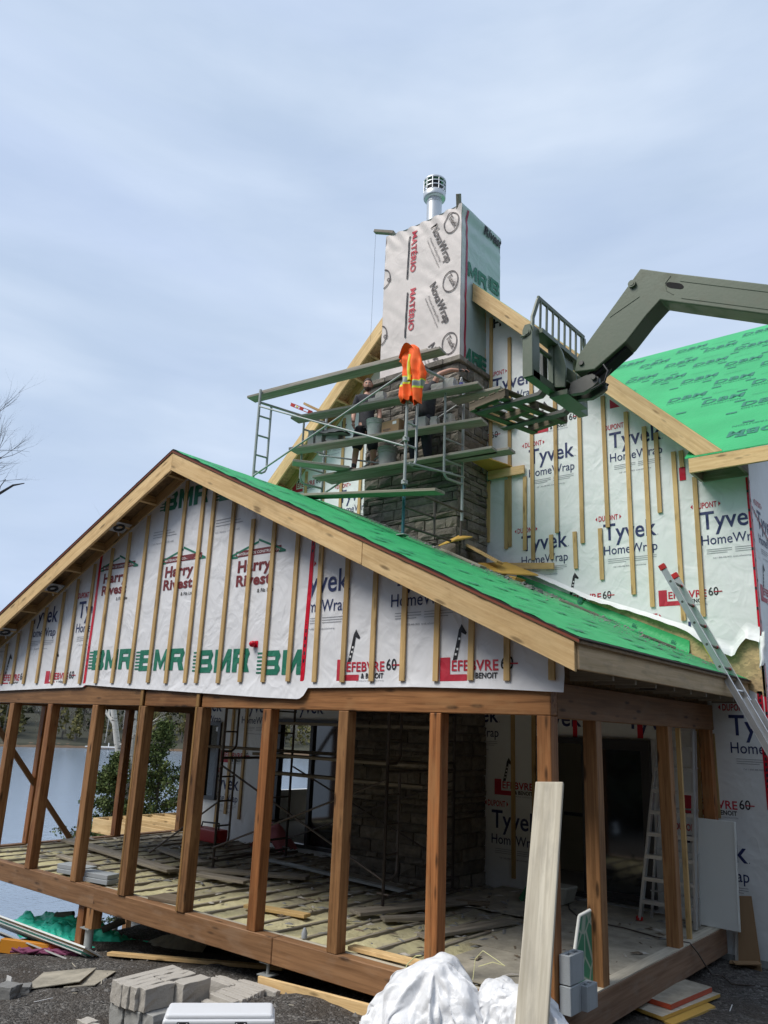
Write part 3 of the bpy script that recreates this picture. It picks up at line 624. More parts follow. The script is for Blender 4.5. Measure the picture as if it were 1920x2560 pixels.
# battens on the front wall
BAT = [(-3.50, 5.30, 6.38), (-3.58, 5.37, 6.39), (-3.66, 5.63, 6.41), (-3.08, 5.18, 9), (-3.15, 5.15, 6.35), (-2.80, 5.09, 6.35), (-2.65, 4.91, 9), (-2.32, 4.89, 5.29), (-2.22, 5.31, 9), (-1.91, 4.70, 5.29), (-1.79, 5.09, 9), (-1.49, 4.49, 5.29), (-1.37, 5.29, 9), (-1.01, 4.23, 9), (-.74, 4.03, 6.80), (-.56, 5.41, 6.71), (-.31, 3.81, 6.31), (-.04, 3.85, 5.87), (-3.60, 6.62, 9.75), (-3.46, 6.62, 9.62), (-.20, 6.05, 6.42),
       (-6.45, 5.75, 9), (-6.95, 5.9, 9), (-7.45, 6.1, 9), (-7.95, 6.3, 9), (-5.62, 5.7, 9), (-8.4, 6.55, 9),
       (-3.62, .22, 2.5), (-3.03, .12, 2.5), (-2.68, .2, 2.5), (-9.62, .42, 2.5), (-9.20, .36, 2.5), (-8.30, .36, 2.5), (-9.9, .14, .6), (-.62, .3, 2.4), (-.25, .3, 2.5), (-.02, 1.25, 2.3)]
for x, z0, z1 in BAT:
    lim = gab(x)-.42; top = min(z1, lim)
    m = MB(); tl = random.uniform(-.012, .012)
    m.beam((x, YW-.016, z0), (x+tl, YW-.016, top), .064, .022, (0, 1, 0)); m.build('batten', 'batten_lumber', house)
# loose bottom edge of the wrap, bare sheathing and green upstand along the porch roof
CUR = [(-2.95, 4.80), (-2.74, 4.71), (-1.71, 4.20), (-.9, 3.92), (-.32, 3.69), (0, 3.46), (.20, 3.34), (.33, 3.29), (.40, 3.42), (.51, 3.53), (.68, 3.45)]
m = MB(); zz_ = [(x, z+.03) for x, z in CUR[2:]]; m.add([(x, YW-.006, z) for x, z in zz_]+[(x, YW-.006, proof(x)-.12) for x, z in zz_], [(i+1, i, len(zz_)+i, len(zz_)+i+1) for i in range(len(zz_)-1)]); m.build('bare_sheathing', 'osb_panel', house)
def curtain(u, v):
    x = -2.95+u*3.62
    for a, b in zip(CUR, CUR[1:]):
        if a[0] <= x <= b[0]+1e-6: zb = a[1]+(b[1]-a[1])*(x-a[0])/(b[0]-a[0])
    zt = zb+.07+.15*sst(-.5, .5, x); z = zt+(zb-zt)*v; out_ = .085*v*v*(1+.6*nz3(x*3.1, v*1.5))+.02*v*nz3(x*9, 2)
    return (x, YW-.008-out_-.01*v, z+.02*v*nz3(x*7, 5))
m = MB(); m.grid(curtain, 90, 10); m.build('loose_wrap', 'wrap_white', house)
def up_(u, v):
    x = -2.95+u*2.70; zb = proof(x)+.01
    return (x, YW-.03+.015*v-.05*(1-v)**4+.003*nz3(x*6, v*3), zb+v*(.09+.10*u))
m = MB(); m.grid(up_, 50, 5)
for x in (-1.05, -1.9, -.5): m.text('8' if x < -1.5 else 'BL', (x, YW-.035, proof(x)+.05), (1, 0, -.43), (.43, 0, 1), .08, 1, .03, None, .012)
m.build('green_upstand', ['underlay_green', 'ink_green'], house)
def flap(u, v):
    return (.64+.10*u+.03*v*nz3(u*4, v*3), YW-.02-.16*math.sin(u*3.1)*v-.06*u, 3.52-.42*v+.10*u+.05*nz3(u*5, v*4, 2))
m = MB(); m.grid(flap, 12, 12); m.build('torn_corner', 'wrap_white', house)

# chimney: part of the house
def chim_fn(p):
    q = .018*nz3(p.x*2.3+p.y*2, p.z*1.4)+.012*nz3(p.x*5+p.z*3, p.z*4+p.x*2, 4)
    tp = sst(10.9, 11.5, p.z); q -= .02*tp*math.sin((p.x*1.6+p.z*1.1)*14)
    return Vector((p.x-(q if abs(p.x+3.58) < .03 else 0)*1.0, p.y+(q if p.y < 3.85 else 0), p.z))
random.seed(21)
def stones(mb, axis, fixed, a0, a1, z0, z1, out_, avoid=None):
    z = z0
    while z < z1-.03:
        h = min(random.choice((.09, .12, .15, .18, .21)), z1-z)
        if z1-z-h < .05: h = z1-z
        a = a0-random.uniform(0, .2)
        while a < a1:
            L_ = random.uniform(.20, .58); b = a+L_
            if a1-b < .08: b = a1
            aa, bb = max(a, a0), min(b, a1)
            if bb-aa > .03:
                nu, nv = 3, 3; d = out_+random.uniform(-.008, .02); G = []
                for j in range(nv+1):
                    for i in range(nu+1):
                        ed = i in (0, nu) or j in (0, nv); mg = .007
                        s_ = aa+mg+(bb-aa-2*mg)*i/nu+random.uniform(-.006, .006)*(1 if ed else 2); q = z+mg+(h-2*mg)*j/nv+random.uniform(-.005, .005)
                        G.append((s_, d+(random.uniform(-.012, .0) if ed else random.uniform(.004, .03)), q))
                top = [(s_, -.02, q) for s_, d_, q in G]
                def w3(t_): return (t_[0], fixed-t_[1], t_[2]) if axis == 'y' else (fixed+t_[1], t_[0], t_[2])
                VV = [w3(t_) for t_ in G]; n_ = len(VV); per = [0, 1, 2, 3, 7, 11, 15, 14, 13, 12, 8, 4]
                VV += [w3(top[i]) for i in per]
                F = [(j*4+i, j*4+i+1, j*4+i+5, j*4+i+4) for j in range(3) for i in range(3)]
                F += [(per[k], n_+k, n_+(k+1) % 12, per[(k+1) % 12]) for k in range(12)]
                mb.add(VV, F, 0)
            a = b
        z += h
m = MB()
stones(m, 'y', 3.72, -5.52, -3.52, -.05, 8.28, .02); stones(m, 'x', -3.54, 3.72, 4.63, -.05, 8.28, .02)
stones(m, 'x', -5.52, 3.72, 4.63, -.05, 8.28, -.0)
m.box(-5.505, -3.555, 3.735, 4.64, -.1, 8.30, 1)
chim = m.build('chimney', ['stone_veneer', 'mortar'], house)
m = MB()                                                    # stone ledge around the top of the veneer
x = -5.58
while x < -3.45:
    b = min(x+random.uniform(.3, .55), -3.45); m.box(x+.004, b-.004, 3.62+random.uniform(0, .02), 3.86, 8.28, 8.375+random.uniform(0, .012)); x = b
y = 3.865
while y < 4.6: b = min(y+random.uniform(.3, .5), 4.62); m.box(-3.62, -3.455+random.uniform(-.01, .01), y+.004, b-.004, 8.28, 8.37); y = b
m.build('stone_ledge', 'stone_veneer', chim, bevel=.008)
m = MB()
C0 = (-5.35, 3.80); C1 = (-3.58, 5.15)
def topz(x, y): return 11.50-.03*math.sin((x+5.35)/1.77*math.pi)*1.3
m.grid(lambda u, v: chim_fn(Vector((-5.35+1.77*u, 3.8, 8.3+(topz(-5.35+1.77*u, 0)-8.3)*v))), 40, 70, 0)
m.grid(lambda u, v: chim_fn(Vector((-3.58, 3.8+1.35*u, 8.3+3.19*v))), 30, 70, 9)
m.add([(-5.35, 5.15, 8.3), (-5.35, 3.8, 8.3), (-5.35, 3.8, 11.5), (-5.35, 5.15, 11.5)], [(0, 1, 2, 3)], 0); m.add([(-3.58, 5.15, 8.3), (-5.35, 5.15, 8.3), (-5.35, 5.15, 11.5), (-3.58, 5.15, 11.5)], [(0, 1, 2, 3)], 9)
m.grid(lambda u, v: (-5.35+1.77*u, 3.8+1.35*v, topz(-5.35+1.77*u, 0)-.004), 12, 4, 9)
P = Print(m, (0, 3.8, 0), UX, UY, .013, chim_fn); P.clip = [(-1, 0, 5.345), (1, 0, -3.585)]
for dz in (0, -1.215, -2.43):
    if dz > -2: pass
    m.text('MATÉRIO', (-4.69, 3.8, 11.33+dz), (-.03, 0, -1), (1, 0, -.03), .86, RED, .025, .155, .013, None, chim_fn)
    for q in range(24): za, zb = 11.28+dz-q*.0383, 11.28+dz-(q+1)*.0383; xa_, xb_ = -4.775-q*.00125, -4.775-(q+1)*.00125; P.p([(xa_, za), (xb_, zb), (xb_+.036, zb), (xa_+.035, za)], BLACK)
    m.text('NovaWrap', (-4.255, 3.8, 11.24+dz), (.38, 0, -.925), (.925, 0, .38), .95, 10, .02, .15, .013, [(0, -1, .5)], chim_fn)
    m.text('Premium Building Wrap', (-4.285, 3.8, 11.02+dz), (.39, 0, -.92), (.92, 0, .39), .62, 10, .0, None, .013, None, chim_fn)
    m.text('Emballage de bâtiment haut de gamme', (-4.345, 3.8, 11.0+dz), (.39, 0, -.92), (.92, 0, .39), .72, 10, .0, None, .013, None, chim_fn)
def ellipse(cx, cz, rx, rz, wd, tilt=0):
    n = 30
    for i in range(n):
        q = [(2*math.pi*k/n, f_) for k, f_ in ((i, 1), (i+1, 1), (i+1, 1-wd/rx), (i, 1-wd/rx))]
        P.p([(cx+rx*f_*math.cos(a), cz+rz*f_*math.sin(a)) for a, f_ in q][::-1], 10)
for cx, cz, lt in ((-3.79, 11.17, 1), (-3.79, 9.96, 1), (-3.79, 8.74, 1), (-5.36, 10.55, 0), (-5.38, 9.35, 0)):
    ellipse(cx, cz, .17, .215, .02)
    if lt: m.text('Tuck', (cx-.075, 3.8, cz+.125), (.45, 0, -.89), (.89, 0, .45), .29, 10, .02, None, .013, None, chim_fn)
    else: m.text('ck', (cx+.075, 3.8, cz-.02), (.45, 0, -.89), (.89, 0, .45), .13, 10, .02, None, .013, None, chim_fn)
P2 = Print(m, (-3.58, 0, 0), (0, 1, 0), (0, 0, 1), .014, chim_fn)
P2.clip = [(-1, 0, -3.99), (1, 0, 5.14)]
P2.bmr(3.62, 10.12); P2.bmr(4.75, 10.20); P2.bmr(3.45, 8.42); P2.bmr(4.38, 8.44, 'BM', .8); P2.t('Rivest', 4.55, 11.28, .62, BLACK, .035); P2.clip = []
[P2.r(3.805, 3.98, 8.32+q*.0775, 8.32+(q+1)*.0775, 12, -.006) for q in range(40)]; P2.tape(3.965, 11.42, 3.935, 8.4, .055, False)
m.build('chimney_wrap', ['wrap_beige']+INKS[:7]+['tape_crimson', 'wrap_green_grey', 'ink_brown', 'wrap_pale', 'wrap_pale'], chim)
m = MB(); m.tube([(-4.64, 4.40, 11.3), (-4.64, 4.40, 12.50)], .15, 24)
for z in (11.75, 12.3): m.lathe((-4.64, 4.40, z), [(.151, 0), (.158, .008), (.158, .03), (.151, .038)], 24)
m.build('flue_pipe', 'bright_steel', chim)
m = MB(); cx, cy = -4.64, 4.40
m.lathe((cx, cy, 12.40), [(.152, -.02), (.215, .0), (.222, .02), (.222, .13), (.215, .135)], 28)
for z in (12.61, 12.70): m.lathe((cx, cy, z), [(.215, 0), (.222, 0), (.222, .022), (.215, .022), (.215, 0)], 28)
m.lathe((cx, cy, 12.78), [(.222, 0), (.226, .01), (.226, .035), (.20, .06), (.0, .075)], 28)
for k in range(11):
    a = 2*math.pi*k/11; m.box(cx+.218*math.cos(a)-.007, cx+.218*math.cos(a)+.007, cy+.218*math.sin(a)-.007, cy+.218*math.sin(a)+.007, 12.52, 12.79)
cap_ = m.build('flue_cap', 'bright_steel', chim, auto=True)
m = MB(); m.lathe((cx, cy, 12.44), [(.135, 0), (.135, .34), (.0, .34)], 20); m.build('flue_screen', 'dark_mesh', chim)
m = MB(); m.beam((-5.20, 3.86, 11.56), (-5.63, 3.78, 11.72), .10, .06); m.build('top_stick', 'grey_board', chim, bevel=.003)
m = MB(); m.beam((-3.68, 3.86, 11.45), (-3.60, 3.72, 11.66), .10, .06, (1, 0, 0)); m.build('top_stick', 'grey_board', chim, bevel=.003)
m = MB(); m.tube([(-5.60, 3.77, 11.66), (-5.60, 3.77, 9.3)], .003, 4); m.build('plumb_line', 'twig_dark', chim)
# ------------------------------------------------------------------ the porch
random.seed(33)
porch = thing('porch', (-5.48, 2.3, -.4), 'open timber porch with stained posts under a low gable of printed wrap', 'porch')
def pt(name, mats, mb, parent=None, **k): return mb.build(name, mats, parent or porch, **k)
for x0, x1, dy in ((-10.95, -6.72, .012), (-6.715, -3.30, 0.0), (-3.296, .012, .004)):
    m = MB(); m.box(x0, x1, dy, .14, -.262, 0); pt('sill_beam', 'treated_sill', m, bevel=.008)
m = MB(); m.box(-6.70, -3.31, .142, .19, -.26, -.003); m.box(-3.3, -.15, .145, .20, -.25, -.002); pt('sill_ply', 'pale_plank', m)
m = MB(); m.box(-.13, .012, .145, 4.55, -.30, -.002); pt('sill_beam', 'brown_sill', m, bevel=.006)
m = MB(); m.box(-.128, .005, .15, 4.5, .0, .012); pt('sole_plate', 'pale_plank', m)
m = MB(); m.box(-10.95, -10.81, .145, 4.6, -.26, 0); pt('sill_beam', 'treated_sill', m)
def post(x, y, mat='treated_post', h=2.36, z0=0.0, w_=.14):
    m = MB(); m.beam((x+w_/2, y+w_/2, z0), (x+w_/2, y+w_/2, h), w_, w_, (0, 1, 0)); return pt('post', mat, m, bevel=.006)
for x in (-10.95, -9.80, -8.60, -7.345, -3.72, -2.522, -1.311): post(x, .004)
post(-.128, .004)
for x in (-6.158, -4.945):
    m = MB(); m.box(x+.036, x+.145, -.02, .13, .0, 2.36); pt('post', 'treated_post', m, bevel=.005)
    m = MB(); m.box(x-.005, x+.034, -.022, .13, .0, 2.36); m.box(x-.004, x+.06, -.020, .003, 2.362, 2.62); pt('post_ply', 'yellow_post', m, bevel=.004)
for y in (.966, 2.923, 4.43): post(-.14, y)
m = MB(); m.box(-.10, -.05, 3.45, 3.50, .0, 2.34); pt('stud', 'batten_lumber', m)
for y in (1.18, 2.95, 4.46): post(-10.95, y)
m = MB(); m.beam((-10.86, .2, 2.15), (-10.86, 2.05, .02), .04, .09, (0, .7, .7)); pt('brace', 'treated_sill', m)
for x0, x1 in ((-10.95, -6.16), (-6.08, -4.95), (-4.86, .012)):
    m = MB(); m.box(x0, x1, .006, .14, 2.362, 2.665); pt('header_beam', 'treated_post', m, bevel=.008)
m = MB(); m.box(-.13, .008, .145, 4.6, 2.345, 2.66); pt('header_beam', 'treated_sill', m, bevel=.006)
m = MB(); m.box(-10.95, -10.81, .145, 4.6, 2.345, 2.66); pt('header_beam', 'treated_sill', m)
# gable wall
WB = [(-10.98, 2.55), (-10.2, 2.55), (-8.2, 2.60), (-7.61, 2.61), (-7.58, 2.645), (-6.6, 2.60), (-5.46, 2.56), (-3.7, 2.49), (-3.09, 2.475), (-3.02, 2.52), (-2.985, 2.60), (-1.5, 2.61), (-.5, 2.59), (.08, 2.565), (.165, 2.56)]
def wb(x):
    for a, b in zip(WB, WB[1:]):
        if x <= b[0]: return a[1]+(b[1]-a[1])*(x-a[0])/(b[0]-a[0])
    return WB[-1][1]
def wrap_pt(u, v):
    x = -10.98+u*11.145; t_ = max(proof(x)-.10, 2.75); zb = wb(x); z = zb+(t_-zb)*v
    loose = max(0, (2.70-z))*.14*(1+.6*nz3(x*2.2, 0)); return (x, -.014-loose-.004*nz3(x*2, z*2), z)
m = MB(); m.grid(wrap_pt, 220, 26, 0)
pf = lambda p: Vector((p.x, -.014-.004*nz3(p.x*2, p.z*2)-.005, p.z))
P = Print(m, (0, -.02, 0), UX, UY, .004, pf)
L1 = (.472, 1, 5.80-.472*5.48-.25); L2 = (-.472, 1, 5.80+.472*5.48-.25)
P.clip = [(1, 0, -7.66), L2]
P.tyvek(-9.47, 3.64); P.tyvek(-8.05, 3.66); P.tyvek(-10.87, 3.63); P.lef(-8.71, 2.73); P.lef(-10.20, 2.72)
P.clip = [(1, 0, -3.11), (-1, 0, 7.58), L1, L2]
for x, z in ((-7.52, 2.86), (-6.33, 2.83), (-5.05, 2.79), (-3.82, 2.75), (-7.5, 5.15), (-6.17, 5.10), (-4.93, 5.07)): P.bmr(x, z)
for x, z in ((-7.46, 3.97), (-5.91, 3.93), (-4.37, 3.86)): P.harry(x, z)
for x in (-6.3, -4.9): P.t('Call / Appelez  1-800-361-1642', x, 4.62, .5, GREY); P.r(x, x+.55, 4.72, 4.728, GREY); P.r(x, x+.5, 4.76, 4.768, GREY); P.r(x, x+.4, 4.80, 4.808, GREY)
P.clip = [(-1, 0, 3.02), L1, (1, 0, .13)]
P.tyvek(-3.27, 3.68); P.tyvek(-1.83, 3.665); P.lef(-2.51, 2.775); P.lef(-1.13, 2.765); P.clip = []
P.tape(-7.605, 4.62, -7.615, 2.62, .062); P.tape(-3.04, 4.42, -3.09, 2.54, .062); P.r(-3.94, -3.87, 3.08, 3.16, TAPE, .012)
pt('gable_wrap', ['wrap_shaded']+INKS, m)
PB = [-10.15, -9.79, -9.40, -8.99, -8.52, -8.14, -7.72, -7.29, -6.87, -6.44, -6.01, -5.61, -5.20, -4.97, -4.54, -4.13, -3.72, -3.30, -2.88, -2.46, -2.05, -1.64, -1.22, -.81, -.41, .05]
for i, x in enumerate(PB):
    zt = proof(x)-.26
    if i == 15: zt = 4.72
    m = MB(); lean = random.uniform(-.012, .012); m.beam((x, -.034, 2.665+random.uniform(-.008, .008)), (x+lean, -.034, max(zt, 2.74)), .064, .022, (0, 1, 0)); pt('batten', 'batten_lumber', m, bevel=.002)
m = MB(); m.lathe((-3.93, -.055, 3.12), [(.0, -.04), (.03, -.03), (.045, 0), (.03, .03), (0, .04)], 8); pt('ribbon_tuft', 'tape_red', m)
# roof
for sgn in (1, -1):
    xe = -5.48+sgn*5.99; m = MB()
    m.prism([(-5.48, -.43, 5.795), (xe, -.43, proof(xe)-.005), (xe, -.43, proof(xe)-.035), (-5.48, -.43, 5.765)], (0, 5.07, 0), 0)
    pt('roof_sheathing', 'osb_shaded', m)
    m = MB(); m.prism([(-5.48, -.437, 5.809), (xe+sgn*.012, -.437, proof(xe)+.006), (xe+sgn*.012, -.437, proof(xe)-.0045), (-5.48, -.437, 5.7985)], (0, 5.06, 0), 0); pt('roof_felt', 'felt_black', m)
    m = MB()
    def us(u, v, sgn=sgn, xe=xe):
        x = -5.48+(xe-sgn*.02+5.48)*u; y = -.425+.012*nz3(u*40, 1)*(1 if v == 0 else 0)+v*5.05
        return (x, y, proof(x)+.016+.009*abs(nz3(x*2.1, y*3.3))+.016*sst(.06, .0, v)*nz3(x*6, 0))
    m.grid(us, 90, 50, 0)
    if sgn > 0:
        ry = random.Random(11); sy = Vector((-.905, 0, .427))
        for k in range(22):
            x = -5.2+k*.262
            y = -.38+ry.random()*.3
            while y < 4.3:
                if ry.random() < .6: m.text(ry.choice(('DBM', 'DBM', 'DISTRIBUTION')), (x, y, proof(x)), (0, 1, 0), sy, .28, 1, .03, None, .027); y += .32
                L_ = ry.uniform(.08, .5); q = ry.uniform(.0, .12); m.poly([(0, 0), (L_, 0), (L_, .012), (0, .012)], (x-q, y, proof(x-q)), (0, 1, 0), sy, 1, .029); y += L_+ry.uniform(.05, .4)
    pt('roof_underlay', ['underlay_dirty', 'ink_green'], m)
    # barge boards
    parts_ = ((-5.48, -1.93), (-1.925, .46)) if sgn > 0 else ((-5.48, -9.2), (-9.205, -11.42))
    for xa, xb in parts_:
        m = MB(); m.prism([(xa, -.42, proof(xa)-.038), (xb, -.42, proof(xb)-.038), (xb, -.42, proof(xb)-.29), (xa, -.42, proof(xa)-.29)], (0, .04, 0), 0, (1, 0, -sgn*.472)); pt('barge_board', 'new_lumber', m, bevel=.004)
    m = MB(); m.prism([(-5.48, -.433, 5.797), (xe, -.433, proof(xe)-.003), (xe, -.433, proof(xe)-.028), (-5.48, -.433, 5.772)], (0, .008, 0), 0); pt('drip_edge', 'drip_red', m)
    m = MB(); xa, xb = -5.48, xe-sgn*.5; m.prism([(xa, -.036, proof(xa)-.04), (xb, -.036, proof(xb)-.04), (xb, -.036, proof(xb)-.20), (xa, -.036, proof(xa)-.20)], (0, .03, 0), 0, (1, 0, -sgn*.472)); pt('wall_rafter', 'new_lumber', m)
    for i in range(10):
        x = -5.48+sgn*(.25+i*.6); z = proof(x)-.04-.075
        m = MB(); m.beam((x, -.38, z), (x, -.036, z), .04, .14, (sgn*.472, 0, 1)); pt('lookout', 'new_lumber', m)
    for i in range(9):                                      # rafters
        y = .35+i*.52; xf = -5.48+sgn*5.9
        m = MB(); m.beam((-5.48+sgn*.03, y, 5.80-.472*.03-.125), (xf, y, proof(xf)-.125), .04, .17, (0, 0, 1)); pt('rafter', 'batten_lumber', m)
    xf = .445 if sgn > 0 else -11.405
    for ya, yb in (((-.378, 4.60),)):
        m = MB(); m.prism([(xf, ya, proof(xf)-.035), (xf, ya, proof(xf)-.272), (xf, yb, proof(xf)-.272), (xf, yb, proof(xf)-.035)], (sgn*.036, 0, 0), 0, (0, 1, 0)); pt('eave_fascia', 'tan_board' if sgn > 0 else 'new_lumber', m, bevel=.004)
for i in range(9):                                          # blocking above the side beam
    y = .35+i*.52
    m = MB(); m.beam((.02, y+.05, 2.735), (.44, y+.05, 2.735), .04, .09); pt('soffit_nailer', 'grey_board', m)
m = MB(); m.box(-.09, -.05, .2, 4.6, 2.665, 2.98); pt('frieze_blocking', 'osb_shaded', m)
for x in (-6.93, -8.60, -9.95):                             # recessed lights under the rake
    z = proof(x)-.18; l_ = thing_ = None
    m = MB(); m.beam((x, -.34, z), (x, -.06, z), .24, .012, (-.472, 0, 1)); fl = pt('soffit_light', 'bright_steel', m)
    m = MB(); nrm = Vector((.427, 0, -.905)); m.lathe(Vector((x, -.20, z))+nrm*.008, [(.045, 0), (.085, 0), (.085, .014), (.05, .016), (.045, 0)], 20, 0, nrm); m.build('trim_ring', 'black_rubber', fl)
    m = MB(); m.tube([(x-.10, -.12, z-.0), (x-.15, -.11, z-.05), (x-.14, -.10, z-.10)], .012, 6); m.build('wire', 'white_plastic', fl)
m = MB(); m.lathe((.27, 1.66, 2.70), [(.0, 0), (.08, 0), (.085, -.014), (.05, -.018), (0, -.012)], 20); pt('soffit_light', 'black_rubber', m)
# floor: joists with insulation batts between, boards near the door
random.seed(44)
def ins(u, v):
    x = -10.8+u*10.67; y = .19+v*4.4; k = abs(((x+10.9) % .40)-.2)/.2
    return (x, y, -.036-.022*k**6+.022*nz3(x*3, y*2.2)+.012*nz3(x*11, y*9, 4))
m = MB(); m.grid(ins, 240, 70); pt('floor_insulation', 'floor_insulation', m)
for i in range(27):
    x = -10.70+i*.40
    m = MB(); m.beam((x, .19, -.108+random.uniform(-.004, .004)), (x, 4.6, -.108+random.uniform(-.004, .004)), .045, .19); pt('floor_joist', 'grey_board', m)
m = MB()
for a, b, c, d, z in ((-1.75, -.135, 1.45, 3.0, .006), (-1.55, -.135, .30, 1.43, .003), (-3.2, -.6, 3.02, 4.6, .002), (-.6, -.135, 3.01, 4.6, .004)): m.box(a, b, c, d, z-.012, z)
pt('floor_sheet', 'dirty_ply', m)
# helical piles and stub post
for x, y, dz in ((-6.84, .09, 0), (-3.42, .09, 0)):
    z0 = gz(x, y)-.1; m = MB()
    if x < -5:
        m.tube([(x, y, z0), (x, y, -.52)], .055, 12); m.box(x-.10, x+.10, y-.09, y+.09, -.52, -.508)
        pt('pile', 'galvanised', m)
        m = MB(); m.box(x-.02, x+.14, y-.07, y+.07, -.505, -.263); m.box(x-.30, x-.16, y-.02, y+.12, -.80, -.263); pt('stub_post', 'treated_post', m)
    else:
        m.tube([(x, y, z0), (x, y, -.40)], .05, 12); m.box(x-.085, x+.085, y-.08, y+.08, -.40, -.388); m.tube([(x, y, -.40), (x, y, -.27)], .018, 8); m.box(x-.07, x+.07, y-.07, y+.07, -.278, -.264)
        pt('pile', 'galvanised', m)

# ------------------------------------------------------------------ scaffolds
random.seed(55)
def frame(mb, f, b, z0, z1f, z1b, zlow, mi=0, r=.021):
    f = Vector((*f, 0)); b = Vector((*b, 0)); d = b-f
    def at(t_, z): p = f+d*t_; return (p.x, p.y, z)
    mb.tube([at(0, z0[0]), at(0, z1f)], r, 8, mi); mb.tube([at(1, z0[1]), at(1, z1b)], r, 8, mi)
    zt = min(z1f, z1b)-.10; mb.tube([at(0, zt), at(1, zt)], r, 8, mi)
    for t_ in (.17, .66):
        s_ = 0 if t_ < .5 else 1; q = (t_-.06*(1 if s_ == 0 else -1))
        mb.tube([at(t_, zt), at(t_, zlow+.10), at(t_-.02*(1 if s_ == 0 else -1), zlow+.04), at(q, zlow), at(s_, zlow)], r*.85, 8, mi)
    for k in range(3):
        z = zlow+.30+k*.36
        if z < zt-.1:
            mb.tube([at(0, z), at(.17, z)], r*.7, 6, mi)
            mb.tube([at(.66, z), at(1, z)], r*.7, 6, mi)
def clamp(mb, p, mi=0): p = Vector(p); mb.box(p.x-.035, p.x+.035, p.y-.035, p.y+.035, p.z-.03, p.z+.03, mi); mb.tube([p, p+Vector((.03, -.07, .02))], .01, 6, mi)
sc = thing('scaffold', (-4.9, 2.8, 5.0), 'galvanised frame scaffold standing on the porch roof in front of the chimney', 'scaffold')
m = MB(); frame(m, (-3.50, 2.28), (-3.35, 3.60), (5.75, 5.42), 7.86, 7.80, 6.03, r=.024); m.tube([(-3.50, 2.28, 4.93), (-3.50, 2.28, 5.75)], .024, 8, 1); clamp(m, (-3.47, 2.24, 6.40)); clamp(m, (-3.47, 2.24, 5.72))
m.box(-3.57, -3.43, 2.21, 2.35, 4.92, 4.932)
m.build('end_frame', ['galvanised', 'blue_steel'], sc)
m = MB(); frame(m, (-6.53, 1.96), (-6.22, 3.34), (5.35, 5.5), 7.86, 7.72, 6.35, r=.024); m.build('end_frame', ['galvanised'], sc)
m = MB()
for a, b in (((-3.47, 2.28, 5.63), (-3.34, 3.60, 5.57)), ((-3.47, 2.28, 5.35), (-3.44, 3.0, 5.34)), ((-3.49, 2.28, 5.07), (-3.36, 3.60, 5.04)), ((-3.42, 2.95, 5.61), (-3.44, 2.98, 5.06)), ((-3.36, 3.60, 5.42), (-3.40, 3.62, 4.86))): m.tube([a, b], .020, 8)
m.build('base_frame', 'rusty_steel', sc)
for a, b in (((-6.50, 1.93, 6.25), (-3.52, 2.25, 7.52)), ((-6.48, 1.925, 7.52), (-3.51, 2.245, 6.30)), ((-6.22, 3.30, 6.20), (-3.45, 3.55, 7.40)), ((-3.44, 2.30, 6.03), (-3.28, 3.55, 6.12)), ((-6.22, 3.2, 6.95), (-3.44, 3.45, 6.2))):
    m = MB(); m.tube([a, b], .016, 6); m.build('cross_brace', 'galvanised', sc)
def plank(a, b, label, w_=.24, t_=.048, mat='weathered_plank', group='scaffold planks around the chimney', roll=0.0, name='scaffold_plank', cat='plank'):
    m = MB(); a = Vector(a); b = Vector(b); d = (b-a).normalized(); upv = Vector((0, 0, 1)); upv.rotate(Matrix.Rotation(roll, 3, d))
    m.beam(a, b, w_, t_, upv); return tag(m.build(name, mat, bevel=.006), label, cat, group)
# level heights; each run is one or two planks side by side
plank((-6.87, 2.05, 7.79), (-3.12, 2.66, 7.93), 'long scaffold plank right behind the orange jacket, lower of the two stacked')
plank((-6.60, 2.12, 7.846), (-3.36, 2.655, 7.968), 'second plank stacked on top of the topmost scaffold plank behind the jacket')
plank((-6.31, 2.62, 7.46), (-2.80, 3.27, 7.49), 'shelf plank at the chest of the bearded worker, with grey blocks on it', .26)
plank((-3.42, 3.42, 7.415), (-2.50, 3.46, 7.415), 'short dark plank end sticking out under the shelf plank right of the chimney')
plank((-6.40, 2.72, 6.92), (-2.80, 3.38, 6.92), 'plank carrying the white bucket and the cardboard box', .28)
plank((-6.05, 3.00, 6.42), (-2.62, 3.40, 6.42), 'plank under the feet of the bearded worker, front one')
plank((-6.00, 3.25, 6.42), (-2.42, 3.58, 6.42), 'plank under the feet of the bearded worker, rear one')
plank((-5.95, 2.30, 6.50), (-5.30, 3.02, 6.465), 'short plank lying crosswise at the left end of the scaffold', mat='weathered_plank')
plank((-5.72, 2.10, 5.80), (-2.72, 2.10, 5.42), 'lowest green tinged plank lying across the scaffold above the roof', mat='grey_board', t_=.045)
plank((-5.98, 2.80, 7.50), (-5.32, 2.92, 7.495), 'thin yellowish board lying on the shelf plank left of the worker', .20, .02, 'yellow_post', None, name='loose_board', cat='board')

